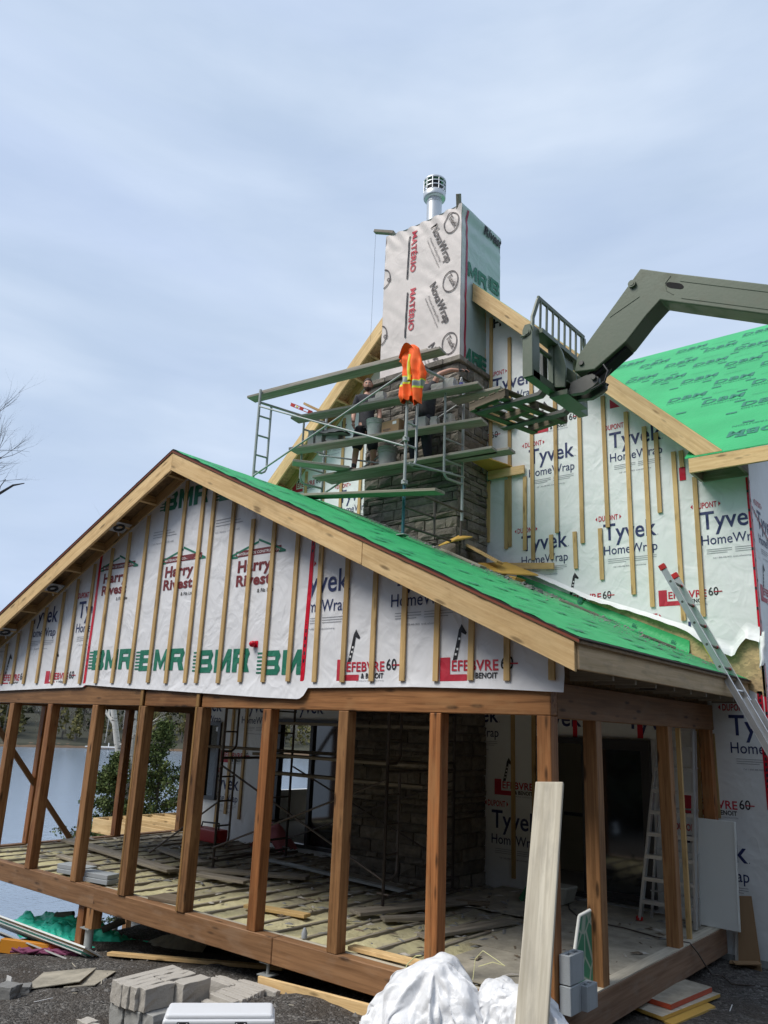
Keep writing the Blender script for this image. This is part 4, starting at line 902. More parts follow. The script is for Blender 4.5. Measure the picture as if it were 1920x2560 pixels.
# scaffold inside the porch
sc2 = thing('scaffold', (-5.0, 2.8, 0), 'dark frame scaffold standing inside the porch on the insulated floor', 'scaffold')
for fx, fy, bx, by in ((-3.29, 1.86, -3.39, 3.55), (-6.69, 1.97, -6.81, 3.62)):
    m = MB(); frame(m, (fx, fy), (bx, by), (.06, .06), 3.4, 3.4, 1.75); frame(m, (fx, fy), (bx, by), (.06, .06), 1.75, 1.75, .35)
    m.tube([(fx, fy, .15), (bx, by, .18)], .019, 8)
    for x, y in ((fx, fy), (bx, by)): m.box(x-.08, x+.08, y-.08, y+.08, .052, .062); m.tube([(x, y, .06), (x, y, .3)], .015, 8); m.tube([(x-.09, y, .20), (x+.09, y, .20)], .013, 6)
    m.build('end_frame', 'rusty_steel', sc2)
for a, b in (((-6.65, 1.9, .35), (-3.3, 1.85, 1.55)), ((-6.65, 1.92, 1.55), (-3.3, 1.87, .35)), ((-6.75, 3.6, .35), (-3.4, 3.55, 1.5)), ((-6.75, 3.6, 1.5), (-3.4, 3.55, .35)), ((-8.2, 1.9, .1), (-6.7, 1.97, 1.0))):
    m = MB(); m.tube([a, b], .014, 6); m.build('cross_brace', 'rusty_steel', sc2)
for a, b, lb in (((-8.2, 2.9, 1.77), (-3.6, 2.9, 1.79), 'upper plank on the dark scaffold inside the porch'), ((-6.6, 2.62, 1.72), (-3.3, 2.62, 1.72), 'second plank on the dark scaffold inside the porch, just under the upper one'), ((-6.7, 2.9, 1.43), (-3.4, 2.9, 1.43), 'lower plank on the dark scaffold inside the porch'), ((-6.6, 2.9, 2.21), (-3.2, 2.9, 2.23), 'highest plank under the porch roof on the dark scaffold')):
    plank(a, b, lb, .24, .042, 'grey_board', 'planks on the scaffold inside the porch')
# ------------------------------------------------------------------ people
def skinned(name, mat, V, E, parent=None, sub=2, root=0, fn=None, origin=None):
    """V: list of (point, radius) or (point, (rx, ry)); one continuous skinned surface"""
    me = bpy.data.meshes.new(name); me.from_pydata([v[0] for v in V], E, [])
    ob = bpy.data.objects.new(name, me); COL.objects.link(ob)
    ob.modifiers.new('skin', 'SKIN').use_smooth_shade = True
    if not me.skin_vertices: me.skin_vertices.new() if hasattr(me.skin_vertices, 'new') else None
    for i, v in enumerate(V):
        r_ = v[1]; me.skin_vertices[0].data[i].radius = r_ if isinstance(r_, tuple) else (r_, r_)
        me.skin_vertices[0].data[i].use_root = (i == root)
    ss = ob.modifiers.new('sub', 'SUBSURF'); ss.levels = sub; ss.render_levels = sub
    dg = bpy.context.evaluated_depsgraph_get(); dg.update()
    ev = bpy.data.meshes.new_from_object(ob.evaluated_get(dg))
    bpy.data.objects.remove(ob)
    mb = MB(); mb.add([fn(v.co.copy()) if fn else v.co.copy() for v in ev.vertices], [tuple(p.vertices) for p in ev.polygons], 0, None, .5, True)
    bpy.data.meshes.remove(ev); bpy.data.meshes.remove(me)
    return mb
def head_mesh(c, face, s_=1.0):
    """head with brow, eyes, nose, mouth, chin and ears; c is its centre, face the direction it looks"""
    c = Vector(c); f = Vector(face).normalized(); l_ = Vector((0, 0, 1)).cross(f).normalized(); u = f.cross(l_)
    mb = MB(); nu, nv = 36, 28; V = []; F = []
    for j in range(nv+1):
        ph = math.pi*j/nv
        for i in range(nu):
            th = 2*math.pi*i/nu; x, y, z = math.sin(ph)*math.cos(th), math.sin(ph)*math.sin(th), math.cos(ph)   # x forward
            w_ = .074*(1-.16*max(0, -z)**1.5); d_ = .094; h_ = .118
            X, Y, Z = x*d_, y*w_, z*h_
            if x > 0:
                X += .024*math.exp(-((y/.16)**2+((z+.12)/.20)**2))*(1 if z < .2 else .6)        # nose
                X -= .010*(math.exp(-(((abs(y)-.36)/.17)**2+((z-.06)/.13)**2)))                     # eye sockets
                X += .006*math.exp(-((z-.24)/.10)**2)*x                                             # brow
                X += .008*math.exp(-((y/.33)**2+((z+.50)/.10)**2))                                  # lips
                X += .012*math.exp(-((y/.35)**2+((z+.85)/.20)**2))                                  # chin
            if z < -.2 and x < -.1: X *= .85
            V.append(c+(f*X+l_*Y+u*Z)*s_)
    for j in range(nv):
        for i in range(nu): F.append((j*nu+i, (j+1)*nu+i, (j+1)*nu+(i+1) % nu, j*nu+(i+1) % nu))
    mb.add(V, F, 0, None, .5, True)
    for q in (-1, 1):                                       # ears
        mb.lathe(c+(l_*q*.074-f*.004+u*.002)*s_, [(.0, -.006), (.026*s_, -.002), (.03*s_, .004), (.02*s_, .010), (0, .006)], 12, 0, l_*q+f*-.25)
    return mb, c, f, l_, u
def worker_hand(c, d, palm, mb_list, s_=1.0, curl=.5):
    """palm, four fingers and a thumb as skinned chains grown from the wrist"""
    c = Vector(c); d = Vector(d).normalized(); n = Vector(palm); n = (n-d*n.dot(d)).normalized(); a = d.cross(n)
    V = [(c, .024), (c+d*.045, (.034, .017)), (c+d*.085, (.036, .015))]; E = [(0, 1), (1, 2)]
    for k, ln in enumerate((.068, .078, .073, .056)):
        b = c+d*.085+a*(k-1.5)*.019; i0 = len(V); V.append((b, .0095)); E.append((2, i0))
        p = b; q = d.copy()
        for s in range(3):
            q = (q+n*curl*.55).normalized(); p = p+q*ln*(.45, .32, .25)[s]; V.append((p, .0088-.001*s)); E.append((len(V)-2, len(V)-1))
    i0 = len(V); p = c+d*.03-a*.03; V.append((p, .011)); E.append((1, i0))
    for s in range(2): p = p+(d*.8-a*.5+n*.35*(s+1)).normalized()*.033; V.append((p, .0095)); E.append((len(V)-2, len(V)-1))
    return V, E
def add_worker(base, face, label):
    t = thing('person', base, label, 'person'); B = Vector(base); f = Vector((*face, 0)).normalized(); l_ = Vector((-f.y, f.x, 0))
    def w(a, s, z): return B+f*a+l_*s+Vector((0, 0, z*1.05))     # forward, to his left, up
    return t, w
base = (-5.20, 3.30, 6.444); fx, fy = 3.43+5.20, -6.6-3.30
t, w = add_worker(base, (fx, fy), 'bearded worker in a dark t-shirt and black shorts standing on the scaffold looking down')
V = [(w(0, 0, .86), (.135, .105)), (w(0, 0, 1.0), (.135, .10)), (w(.0, 0, 1.18), (.155, .105)), (w(0, 0, 1.33), (.15, .10)), (w(.0, 0, 1.405), (.07, .065)), (w(.015, 0, 1.47), .056),
     (w(0, .165, 1.345), .062), (w(-.02, .225, 1.10), .048), (w(.10, .23, .90), .038), (w(.14, .225, .845), .03),
     (w(0, -.165, 1.345), .062), (w(-.02, -.225, 1.10), .048), (w(.10, -.23, .90), .038), (w(.14, -.225, .845), .03),
     (w(0, .10, .74), .088), (w(.015, .14, .44), .062), (w(-.01, .15, .30), .060), (w(-.02, .155, .07), .036), (w(.10, .17, .03), .034),
     (w(0, -.10, .74), .088), (w(.015, -.15, .44), .062), (w(-.01, -.165, .30), .060), (w(-.02, -.18, .07), .036), (w(.10, -.21, .03), .034)]
E = [(0, 1), (1, 2), (2, 3), (3, 4), (4, 5), (3, 6), (6, 7), (7, 8), (8, 9), (3, 10), (10, 11), (11, 12), (12, 13), (0, 14), (14, 15), (15, 16), (16, 17), (17, 18), (0, 19), (19, 20), (20, 21), (21, 22), (22, 23)]
body = skinned('body', 'skin', V, E)
hm, hc, hf, hl, hu = head_mesh(w(.03, 0, 1.575), (fx*.9, fy*.9, -1.6), 1.06)
body.add(hm.v, hm.f, 0, None, .5, True)
for s_, wz in ((1, 9), (-1, 13)):
    hv, he = worker_hand(w(.145, .225*s_, .84), (f_ := (w(.20, .22*s_, .74)-w(.145, .225*s_, .84))), w(0, -s_, 0)-w(0, 0, 0), None)
    hb = skinned('hand', 'skin', hv, he, sub=1); body.add(hb.v, hb.f, 0, None, .5, True)
body.build('body', 'skin', t, origin=base)
V = [(w(0, 0, .70), (.165, .125)), (w(0, 0, .84), (.165, .125)), (w(0, 0, 1.0), (.16, .12)), (w(0, 0, 1.18), (.172, .12)), (w(0, 0, 1.32), (.165, .115)), (w(0, 0, 1.41), (.085, .08)), (w(0, .17, 1.345), .078), (w(-.012, .215, 1.16), .066), (w(0, -.17, 1.345), .078), (w(-.012, -.215, 1.16), .066)]
skinned('shirt', 'shirt_dark', V, [(0, 1), (1, 2), (2, 3), (3, 4), (4, 5), (4, 6), (6, 7), (4, 8), (8, 9)]).build('shirt', 'shirt_dark', t)
V = [(w(0, 0, .92), (.155, .12)), (w(0, .105, .74), .122), (w(.01, .14, .38), .105), (w(0, -.105, .74), .122), (w(.01, -.145, .38), .105)]
skinned('shorts', 'shorts_black', V, [(0, 1), (1, 2), (0, 3), (3, 4)]).build('shorts', 'shorts_black', t)
for s_, dx in ((1, .02), (-1, .05)):
    skinned('sock', 'sock_grey', [(w(-.015, s_*(.15+dx/2), .20), .054), (w(-.02, s_*(.155+dx/2), .08), .045)], [(0, 1)], sub=1).build('sock', 'sock_grey', t)
    skinned('shoe', 'shoe_black', [(w(-.05, s_*(.155+dx/2), .045), (.048, .045)), (w(.06, s_*(.17+dx), .045), (.05, .042)), (w(.15, s_*(.19+dx), .03), (.045, .03))], [(0, 1), (1, 2)], sub=2).build('shoe', 'shoe_black', t)
hb = MB(); c, f, l_, u = hc, hf, hl, hu
def cap(u_, v_):
    th = 2*math.pi*u_; ph = v_*(1.05+.75*(.5-.5*math.cos(th)))  # lower at the back
    return c+f*(math.sin(ph)*math.cos(th)*.098-.004)+l_*(math.sin(ph)*math.sin(th)*.080)+u*(math.cos(ph)*.126+.002)
hb.grid(cap, 28, 10); hb.v = [c+(p_-c)*1.06 for p_ in hb.v]; hb.build('hair', 'hair_dark', t)
bd = MB()
def beard(u_, v_):
    th = -1.45+2.9*u_; z = -.44+.26*abs(2*u_-1)**3-.54*v_; r_ = math.sqrt(max(.02, 1-z*z)); x, y = r_*math.cos(th), r_*math.sin(th)
    X = x*.0955+.011*math.exp(-((y/.33)**2+((z+.50)/.14)**2))+.016*math.exp(-((y/.35)**2+((z+.85)/.22)**2)); return c+f*X+l_*(y*.0735)+u*(z*.119)
bd.grid(beard, 20, 8); [setattr(p_, 'x', c.x+(p_.x-c.x)*1.06) or setattr(p_, 'y', c.y+(p_.y-c.y)*1.06) or setattr(p_, 'z', c.z+(p_.z-c.z)*1.06) for p_ in bd.v]; bd.build('beard', 'beard_brown', t)
for q in (-1, 1):
    eb = MB(); eb.lathe(c+f*.0845+l_*q*.0285+u*.008, [(0, -.006), (.009, -.003), (.010, .001), (.006, .005), (0, .006)], 10, 0, f); eb.build('eye', 'white_eye', t)
    eb = MB(); eb.tube([c+f*.0935+l_*q*.012+u*.026, c+f*.0945+l_*q*.028+u*.031, c+f*.083+l_*q*.046+u*.026], .0045, 6); eb.build('eyebrow', 'hair_dark', t)

O2 = Vector((-.13, .17, .10)); base = (-4.11, 3.49, 6.445)
t2 = thing('person', base, 'worker in dark trousers behind the orange jacket reaching a forearm to the chimney ledge', 'person')
Vp = lambda p: Vector(p)+O2
LEG = [(Vp((-3.93, 3.30, 7.20)), (.15, .12)), (Vp((-3.84, 3.30, 7.06)), .10), (Vp((-3.80, 3.20, 6.76)), .072), (Vp((-3.82, 3.30, 6.43)), .045), (Vp((-4.04, 3.32, 7.05)), .10), (Vp((-4.06, 3.18, 6.76)), .072), (Vp((-4.10, 3.30, 6.43)), .045)]
V = LEG+[(Vp((-3.88, 3.28, 7.42)), (.145, .11)), (Vp((-3.86, 3.24, 7.64)), (.16, .11)), (Vp((-3.85, 3.22, 7.76)), (.07, .065)), (Vp((-3.86, 3.18, 7.84)), .052),
     (Vp((-3.70, 3.22, 7.68)), .062), (Vp((-3.57, 3.20, 7.86)), .047), (Vp((-3.42, 3.34, 7.955)), .038), (Vp((-3.32, 3.44, 7.955)), .030),
     (Vp((-4.03, 3.22, 7.68)), .062), (Vp((-4.10, 3.10, 7.46)), .047), (Vp((-3.98, 2.98, 7.42)), .036), (Vp((-3.92, 2.94, 7.42)), .03)]
E = [(0, 1), (1, 2), (2, 3), (0, 4), (4, 5), (5, 6), (0, 7), (7, 8), (8, 9), (9, 10), (8, 11), (11, 12), (12, 13), (13, 14), (8, 15), (15, 16), (16, 17), (17, 18)]
body = skinned('body', 'skin', V, E)
hm, c, f, l_, u = head_mesh(Vp((-3.86, 3.16, 7.95)), (.8, .6, -.3)); body.add(hm.v, hm.f, 0, None, .5, True)
for p, d, n in (((-3.31, 3.45, 7.955), (.75, .5, .05), (0, .1, -1)), ((-3.91, 2.93, 7.425), (.9, -.3, 0), (0, 0, -1))):
    hv, he = worker_hand(Vp(p), d, n, None); hb_ = skinned('hand', 'skin', hv, he, sub=1); body.add(hb_.v, hb_.f, 0, None, .5, True)
body.build('body', 'skin', t2, origin=base)
hv, he = worker_hand(Vp((-3.325, 3.44, 7.955)), (.75, .5, .05), (0, .1, -1), None)
skinned('glove', 'glove_dark', [(p, (tuple(q+.003 for q in r_) if isinstance(r_, tuple) else r_+.003)) for p, r_ in hv], he, sub=1).build('glove', 'glove_dark', t2)
skinned('shirt', 'shirt_dark', [(Vp((-3.92, 3.30, 7.12)), (.18, .18)), (Vp((-3.90, 3.29, 7.30)), (.18, .18)), (Vp((-3.88, 3.28, 7.45)), (.18, .18)), (Vp((-3.86, 3.24, 7.64)), (.18, .18)), (Vp((-3.85, 3.22, 7.745)), (.085, .08)), (Vp((-3.70, 3.22, 7.68)), .078), (Vp((-3.62, 3.21, 7.79)), .064), (Vp((-4.03, 3.22, 7.68)), .078), (Vp((-4.08, 3.14, 7.54)), .064)], [(0, 1), (1, 2), (2, 3), (3, 4), (3, 5), (5, 6), (3, 7), (7, 8)]).build('shirt', 'shirt_dark', t2)
skinned('trousers', 'denim_dark', [(LEG[0][0]+Vector((0, 0, .12)), (.165, .14))]+[(p, (r_ if isinstance(r_, tuple) else r_+.025)) for p, r_ in LEG], [(0, 1), (1, 2), (2, 3), (3, 4), (1, 5), (5, 6), (6, 7)]).build('trousers', 'denim_dark', t2)
for x in (-3.82, -4.10):
    skinned('boot', 'shoe_black', [(Vp((x, 3.34, 6.39)), (.05, .048)), (Vp((x+.02, 3.22, 6.385)), (.05, .042)), (Vp((x+.03, 3.14, 6.375)), (.045, .03))], [(0, 1), (1, 2)]).build('boot', 'shoe_black', t2)
hb = MB()
hb.grid(lambda u_, v_: c+f*(math.sin(v_*(1.05+.75*(.5-.5*math.cos(6.283*u_))))*math.cos(6.283*u_)*.098-.004)+l_*(math.sin(v_*(1.05+.75*(.5-.5*math.cos(6.283*u_))))*math.sin(6.283*u_)*.080)+u*(math.cos(v_*(1.05+.75*(.5-.5*math.cos(6.283*u_))))*.126+.002), 24, 8); hb.build('hair', 'hair_dark', t2)

# hi-vis jacket hung over the top corner of the scaffold
def loft(mb, rows, y0, dep, mi_fn, n=40, ph=0.0, fold=.018):
    def at(z):
        for a, b in zip(rows, rows[1:]):
            if a[0] >= z >= b[0]-1e-9: q = (a[0]-z)/max(1e-6, a[0]-b[0]); return a[1]+(b[1]-a[1])*q, a[2]+(b[2]-a[2])*q
        return rows[-1][1:]
    nr = 60; V = []; F = []; M_ = []
    for j in range(nr+1):
        z = rows[0][0]+(rows[-1][0]-rows[0][0])*j/nr; xl, xr = at(z); q = j/nr
        for i in range(n):
            a = 2*math.pi*i/n; cx, rx = (xl+xr)/2, (xr-xl)/2; x = cx+rx*math.cos(a); s_ = math.sin(a)
            fo = fold*1.5*math.sin(x*48+ph+5*z+2*nz3(x*4, z*5))*sst(0, .35, q)+.02*nz3(x*9+ph, z*7)
            V.append((x, y0-s_*dep*(.45+.55*min(1, q*4))-fo*(1 if s_ > 0 else -.4), z+.012*nz3(x*8, z*5, ph)-(.03*math.sin(x*40+ph) if j == nr else 0)))
    for j in range(nr):
        z = rows[0][0]+(rows[-1][0]-rows[0][0])*(j+.5)/nr
        for i in range(n): F.append((j*n+i, j*n+(i+1) % n, (j+1)*n+(i+1) % n, (j+1)*n+i)); M_.append(mi_fn(z, (i+.5)/n))
    o = len(mb.mi); mb.add(V, F+[tuple(range(n))], 0, None, .4, True)
    for k, q in enumerate(M_): mb.mi[o+k] = q
def st_a(z, a):
    if 7.26 < z < 7.285 or 7.375 < z < 7.40: return 1
    if 7.285 <= z <= 7.375: return 2
    return 0
def st_b(z, a):
    if 7.12 < z < 7.145 or 7.225 < z < 7.25: return 1
    if 7.145 <= z <= 7.225: return 2
    return 0
def st_c(z, a): return 2 if .30 < a < .42 else 1
jk = MB()
loft(jk, [(7.92, -3.47, -3.36), (7.84, -3.57, -3.27), (7.71, -3.645, -3.24), (7.66, -3.60, -3.23), (7.52, -3.565, -3.26), (7.37, -3.585, -3.30), (7.24, -3.605, -3.33), (7.10, -3.60, -3.32), (7.02, -3.56, -3.30)], 2.24, .085, st_a)
loft(jk, [(7.84, -3.42, -3.28), (7.70, -3.38, -3.215), (7.56, -3.37, -3.16), (7.45, -3.37, -3.11), (7.35, -3.355, -3.065), (7.26, -3.34, -3.09), (7.12, -3.335, -3.14), (6.98, -3.315, -3.145), (6.90, -3.29, -3.16)], 2.17, .07, st_b, 40, 2.0, .02)
loft(jk, [(7.72, -3.40, -3.35), (7.5, -3.41, -3.35), (7.28, -3.40, -3.33)], 2.135, .03, st_c, 16, 1.0, .004)
jk.grid(lambda u_, v_: (-3.60+.36*u_, 2.15-.06*math.sin(u_*3.1)+.10*v_, 7.73+.20*math.sin(u_*3.1)*(1-.4*v_)-.03*u_), 14, 8, 0)
tag(jk.build('jacket', ['hi_vis_orange', 'hi_vis_yellow', 'reflective_silver']), 'orange hi-vis jacket with silver and yellow bands hanging over the scaffold corner', 'jacket')

# things lying on the scaffold
def bucket(x, y, z, h, r, label, mat='bucket_white'):
    t_ = thing('bucket', (x, y, z), label, 'bucket', 'plastic buckets on the scaffold')
    m = MB(); m.lathe((x, y, z), [(0, .004), (r*.86, 0), (r*.9, h*.3), (r*.97, h*.74), (r*1.05, h*.75), (r*1.05, h*.78), (r, h*.79), (r*1.0, h*.86), (r*1.06, h*.865), (r*1.06, h*.885), (r*1.01, h*.89), (r*1.02, h*.97), (r*1.08, h*.975), (r*1.08, h), (r*1.0, h), (r*.95, h*.9), (r*.9, h*.6), (0, h*.6)], 28); m.build('pail', mat, t_, auto=True)
    m = MB(); m.tube([(x-r*1.05, y, z+h*.8)]+[(x-r*1.1*math.cos(a), y-.35*r-.8*r*math.sin(a)*.3, z+h*.8-.5*h*math.sin(a)) for a in (.3, .8, 1.57, 2.3, 2.8)]+[(x+r*1.05, y, z+h*.8)], .004, 5); m.build('handle', 'galvanised', t_)
bucket(-4.76, 3.03, 6.942, .30, .145, 'white dirty bucket beside the cardboard box on the scaffold plank')
bucket(-4.68, 3.30, 6.442, .36, .165, 'grey mortar smeared bucket at the feet of the bearded worker', 'concrete')
m = MB(); m.box(-4.57, -4.21, 2.98, 3.20, 6.942, 7.15); m.box(-4.575, -4.205, 3.08, 3.10, 7.151, 7.153); m.box(-4.34, -4.26, 2.9775, 2.9795, 7.07, 7.12, 1); m.text('NATURAL', (-4.54, 2.977, 6.99), UX, UY, .17, 2, .03, None, .001); m.text('STONE', (-4.50, 2.977, 6.965), UX, UY, .08, 2, .02, None, .001)
tag(m.build('cardboard_box', ['cardboard', 'white_plastic', 'ink_brown']), 'brown cardboard box on the scaffold plank right of the white bucket', 'box')
def block(c, size, rot, label, cat='stone block', mat='concrete', group=None, jag=.012, name='stone_block'):
    cx, cy, cz = c; a, b, h = size; bm_ = MB(); n_ = 4; V = []
    rot = Matrix.Rotation(rot, 3, 'Z'); sd_ = random.random()*50
    G = {}; F = []
    def vid(i, j, k):
        if (i, j, k) not in G:
            p = Vector(((i/n_-.5)*a, (j/n_-.5)*b, k/n_*h)); q = Vector((nz3(p.x*22+sd_, p.y*22, p.z*22), nz3(p.y*22+sd_, p.z*22, p.x*22+9), nz3(p.z*22+sd_, p.x*22, p.y*22+4)))
            ends = 1.0 if i in (0, n_) else .45
            p += q*jag*ends
            if i in (0, n_): p.x += jag*1.4*nz3(j*1.7+sd_, k*1.7, i)
            G[(i, j, k)] = len(V); V.append(rot @ p+Vector((cx, cy, cz)))
        return G[(i, j, k)]
    for k0 in (0, n_):
        for i in range(n_):
            for j in range(n_):
                F.append([vid(i, j, k0), vid(i+1, j, k0), vid(i+1, j+1, k0), vid(i, j+1, k0)][::(1 if k0 else -1)])
                F.append([vid(k0, i, j), vid(k0, i+1, j), vid(k0, i+1, j+1), vid(k0, i, j+1)][::(1 if k0 else -1)])
                F.append([vid(i, k0, j), vid(i+1, k0, j), vid(i+1, k0, j+1), vid(i, k0, j+1)][::(-1 if k0 else 1)])
    bm_.add(V, [tuple(f_) for f_ in F], 0)
    return tag(bm_.build(name, mat, bevel=.004), label, cat, group)
gB = 'grey stone blocks on the scaffold planks'
for (c, s_, lb) in (((-5.98, 2.80, 6.942), (.12, .20, .28), 'tall grey block at the left end of the bucket plank, outermost'), ((-5.80, 2.83, 6.942), (.13, .20, .27), 'tall grey block second from the left end of the bucket plank'), ((-5.54, 2.88, 6.942), (.26, .18, .13), 'low grey block right of the two tall ones on the bucket plank'),
                    ((-4.08, 3.14, 6.942), (.15, .16, .16), 'rough grey stone just right of the cardboard box'), ((-3.86, 3.18, 6.942), (.16, .14, .20), 'tall grey stone below the orange jacket'), ((-3.64, 3.22, 6.942), (.12, .14, .17), 'grey stone between the ladder bars under the jacket'), ((-3.40, 3.27, 6.942), (.14, .14, .18), 'pale square stone at the right end of the bucket plank'),
                    ((-4.62, 2.93, 7.482), (.30, .18, .09), 'flat grey block lying on the shelf plank beside the worker'), ((-4.58, 2.94, 7.575), (.15, .14, .10), 'small grey block on top of the flat one beside the worker'), ((-3.52, 3.14, 7.482), (.22, .16, .15), 'grey stone on the shelf plank behind the jacket'), ((-3.32, 3.17, 7.482), (.18, .16, .20), 'grey stone on the shelf plank left of the water bottle')):
    block(c, s_, .17, lb, 'block', 'concrete' if 'pale' not in lb else 'cut_stone', gB)
t_ = thing('water_bottle', (-3.13, 3.20, 7.482), 'clear plastic water bottle with a blue label at the right end of the shelf plank', 'bottle')
m = MB(); m.lathe((-3.13, 3.20, 7.482), [(0, .002), (.03, 0), (.033, .02), (.033, .13), (.026, .16), (.013, .185), (.013, .20)], 16); m.build('shell', 'clear_plastic', t_)
m = MB(); m.lathe((-3.13, 3.20, 7.482), [(.0335, .055), (.0338, .06), (.0338, .105), (.0335, .11)], 16); m.build('label', 'bottle_label', t_)
m = MB(); m.lathe((-3.13, 3.20, 7.482), [(.0145, .185), (.0145, .205), (0, .207)], 12); m.build('cap', 'white_plastic', t_)
t_ = thing('spirit_level', (-6.0, 2.55, 7.48), 'red spirit level leaning on the left end of the shelf plank', 'spirit level')
m = MB(); a, b = Vector((-6.36, 2.55, 7.75)), Vector((-5.86, 2.60, 7.49)); d = b-a
for q in (-.028, .028): m.beam(a+Vector((0, 0, q)), b+Vector((0, 0, q)), .02, .012)
for k0, k1 in ((0, .18), (.42, .58), (.82, 1)): m.beam(a+d*k0, a+d*k1, .016, .05)
m.build('body', 'level_red', t_)
m = MB(); m.tube([a+d*.26, a+d*.34], .014, 8); m.build('vial', 'hi_vis_yellow', t_)
m = MB(); m.beam((-6.22, 2.76, 7.80), (-5.70, 2.84, 7.50), .09, .04); tag(m.build('lumber_offcut', 'new_lumber'), 'pale lumber offcut sticking up behind the red level', 'lumber')
m = MB(); m.grid(lambda u_, v_: (-5.86+.68*u_, 2.70+.22*v_, 7.14+.12*math.sin(u_*3)*math.sin(v_*3.1)-.10*u_+.03*nz3(u_*4, v_*4)), 14, 8); m.grid(lambda u_, v_: (-5.86+.68*u_, 2.70+.22*v_, 7.12-.10*u_), 2, 2); tag(m.build('cement_bag', 'concrete_dark'), 'slumped dark bag lying over the blocks at the left end of the scaffold', 'bag')

# timber odds and ends fixed to or lying by the chimney
def stick(name, a, b, w_, h_, mat, label, cat, upv=(0, 0, 1), group=None, bev=.003):
    m = MB(); m.beam(a, b, w_, h_, upv); return tag(m.build(name, mat, bevel=bev), label, cat, group)
br = thing('bracket_platform', (-3.2, 4.2, 6.4), 'plywood bracket platform on a ledger board right of the chimney', 'platform')
m = MB(); m.beam((-3.48, 4.60, 6.475), (-2.78, 4.60, 6.465), .04, .15); m.build('ledger', 'new_lumber', br, bevel=.003)
m = MB(); m.prism([(-3.50, 4.62, 6.56), (-3.02, 4.62, 6.56), (-3.30, 3.72, 6.60), (-3.48, 3.72, 6.60)], (0, 0, .018)); m.build('sheet', 'yellow_ply', br)
stick('brace_board', (-3.57, 4.585, 7.64), (-2.97, 4.585, 7.28), .04, .14, 'batten_lumber', 'slanting brown board nailed across the battens right of the chimney', 'board')
stick('leaning_plank', (-3.5, 4.05, 5.12), (-2.92, 4.05, 4.78), .2, .04, 'batten_lumber', 'thick brown plank sloping down from the foot of the chimney', 'plank')
stick('wall_board', (-3.45, 4.585, 4.88), (-2.26, 4.585, 4.765), .04, .10, 'batten_lumber', 'long flat board lying against the wall at the porch roof edge', 'board')
m = MB(); m.prism([(-3.30, 3.9, 4.77), (-3.03, 4.45, 4.86), (-2.46, 4.45, 4.60), (-2.90, 3.9, 4.58)], (0, 0, .02)); tag(m.build('plywood_scrap', 'yellow_ply'), 'tilted plywood scrap on the roof above the shingle stack', 'plywood')
for i in range(6):
    m = MB(); m.beam((-2.98+.01*(i % 2), 4.2, 4.475+i*.026-.0), (-2.66+.012*(i % 3), 4.2, 4.395+i*.026), .30, .022, (.2, 0, 1)); tag(m.build('shim_board', 'yellow_ply'), 'thin pale board in the little stack on the porch roof', 'board', 'stacked boards on the porch roof')
m = MB(); m.prism([(-3.72, 3.50, 5.03), (-3.45, 3.66, 5.19), (-3.16, 3.62, 5.13), (-3.26, 3.28, 5.02)], (0, 0, .02)); tag(m.build('plywood_scrap', 'yellow_ply'), 'plywood scrap propped on the base frame at the chimney foot', 'plywood')
stick('base_plank', (-3.86, 2.28, 4.905), (-3.08, 2.28, 4.70-.165), .2, .035, 'yellow_post', 'short yellowish plank under the blue scaffold leg on the green roof', 'plank', (.472, 0, 1))
stick('roof_plank', (-3.48, 3.30, 4.90), (-2.80, 3.36, 4.575), .18, .035, 'grey_board', 'dirty plank on the roof in front of the chimney corner', 'plank', (.472, 0, 1))
for i, (x, y, s_) in enumerate(((-2.05, 3.42, .12), (-1.98, 3.58, .09), (-2.42, 3.4, .10), (-2.35, 3.75, .08))): block((x, y, proof(x)+.005), (s_, s_*.8, s_*.5), i, 'broken dark stone lying on the dirty upper part of the porch roof', 'stone', 'concrete_dark', 'stones on the porch roof', .02, 'rubble_stone')
for a, b, lb in (((-1.74, 3.70, proof(-1.74)+.03), (-1.30, 4.02, proof(-1.30)+.03), 'grey stick on the porch roof beside the green upstand'), ((-.62, 3.88, proof(-.62)+.03), (-.30, 4.20, proof(-.30)+.03), 'grey stick near the lower end of the green upstand')): stick('roof_stick', a, b, .06, .03, 'grey_board', lb, 'stick')
rr2 = random.Random(9); m = MB()
for i in range(1300):                                        # mortar crumbs, felt scraps
    y = 4.6-abs(rr2.gauss(0, .75)); x = rr2.uniform(-5.3, .3)
    if x < -3.4 and y > 3.65: y = 3.65-abs(rr2.gauss(0, .4))
    s_ = rr2.uniform(.003, .013)*(2.6 if rr2.random() < .05 else 1); z = proof(x)+.025
    m.add([(x-s_, y-s_*.7, z), (x+s_, y-s_*.5, z), (x+s_*.8, y+s_*.8, z), (x-s_*.6, y+s_, z), (x, y, z+s_*.8)], [(0, 1, 4), (1, 2, 4), (2, 3, 4), (3, 0, 4)], 0)
m.build('roof_rubble', ['concrete_dark'], kind='stuff', label='mortar crumbs and chips scattered on the porch roof by the chimney')
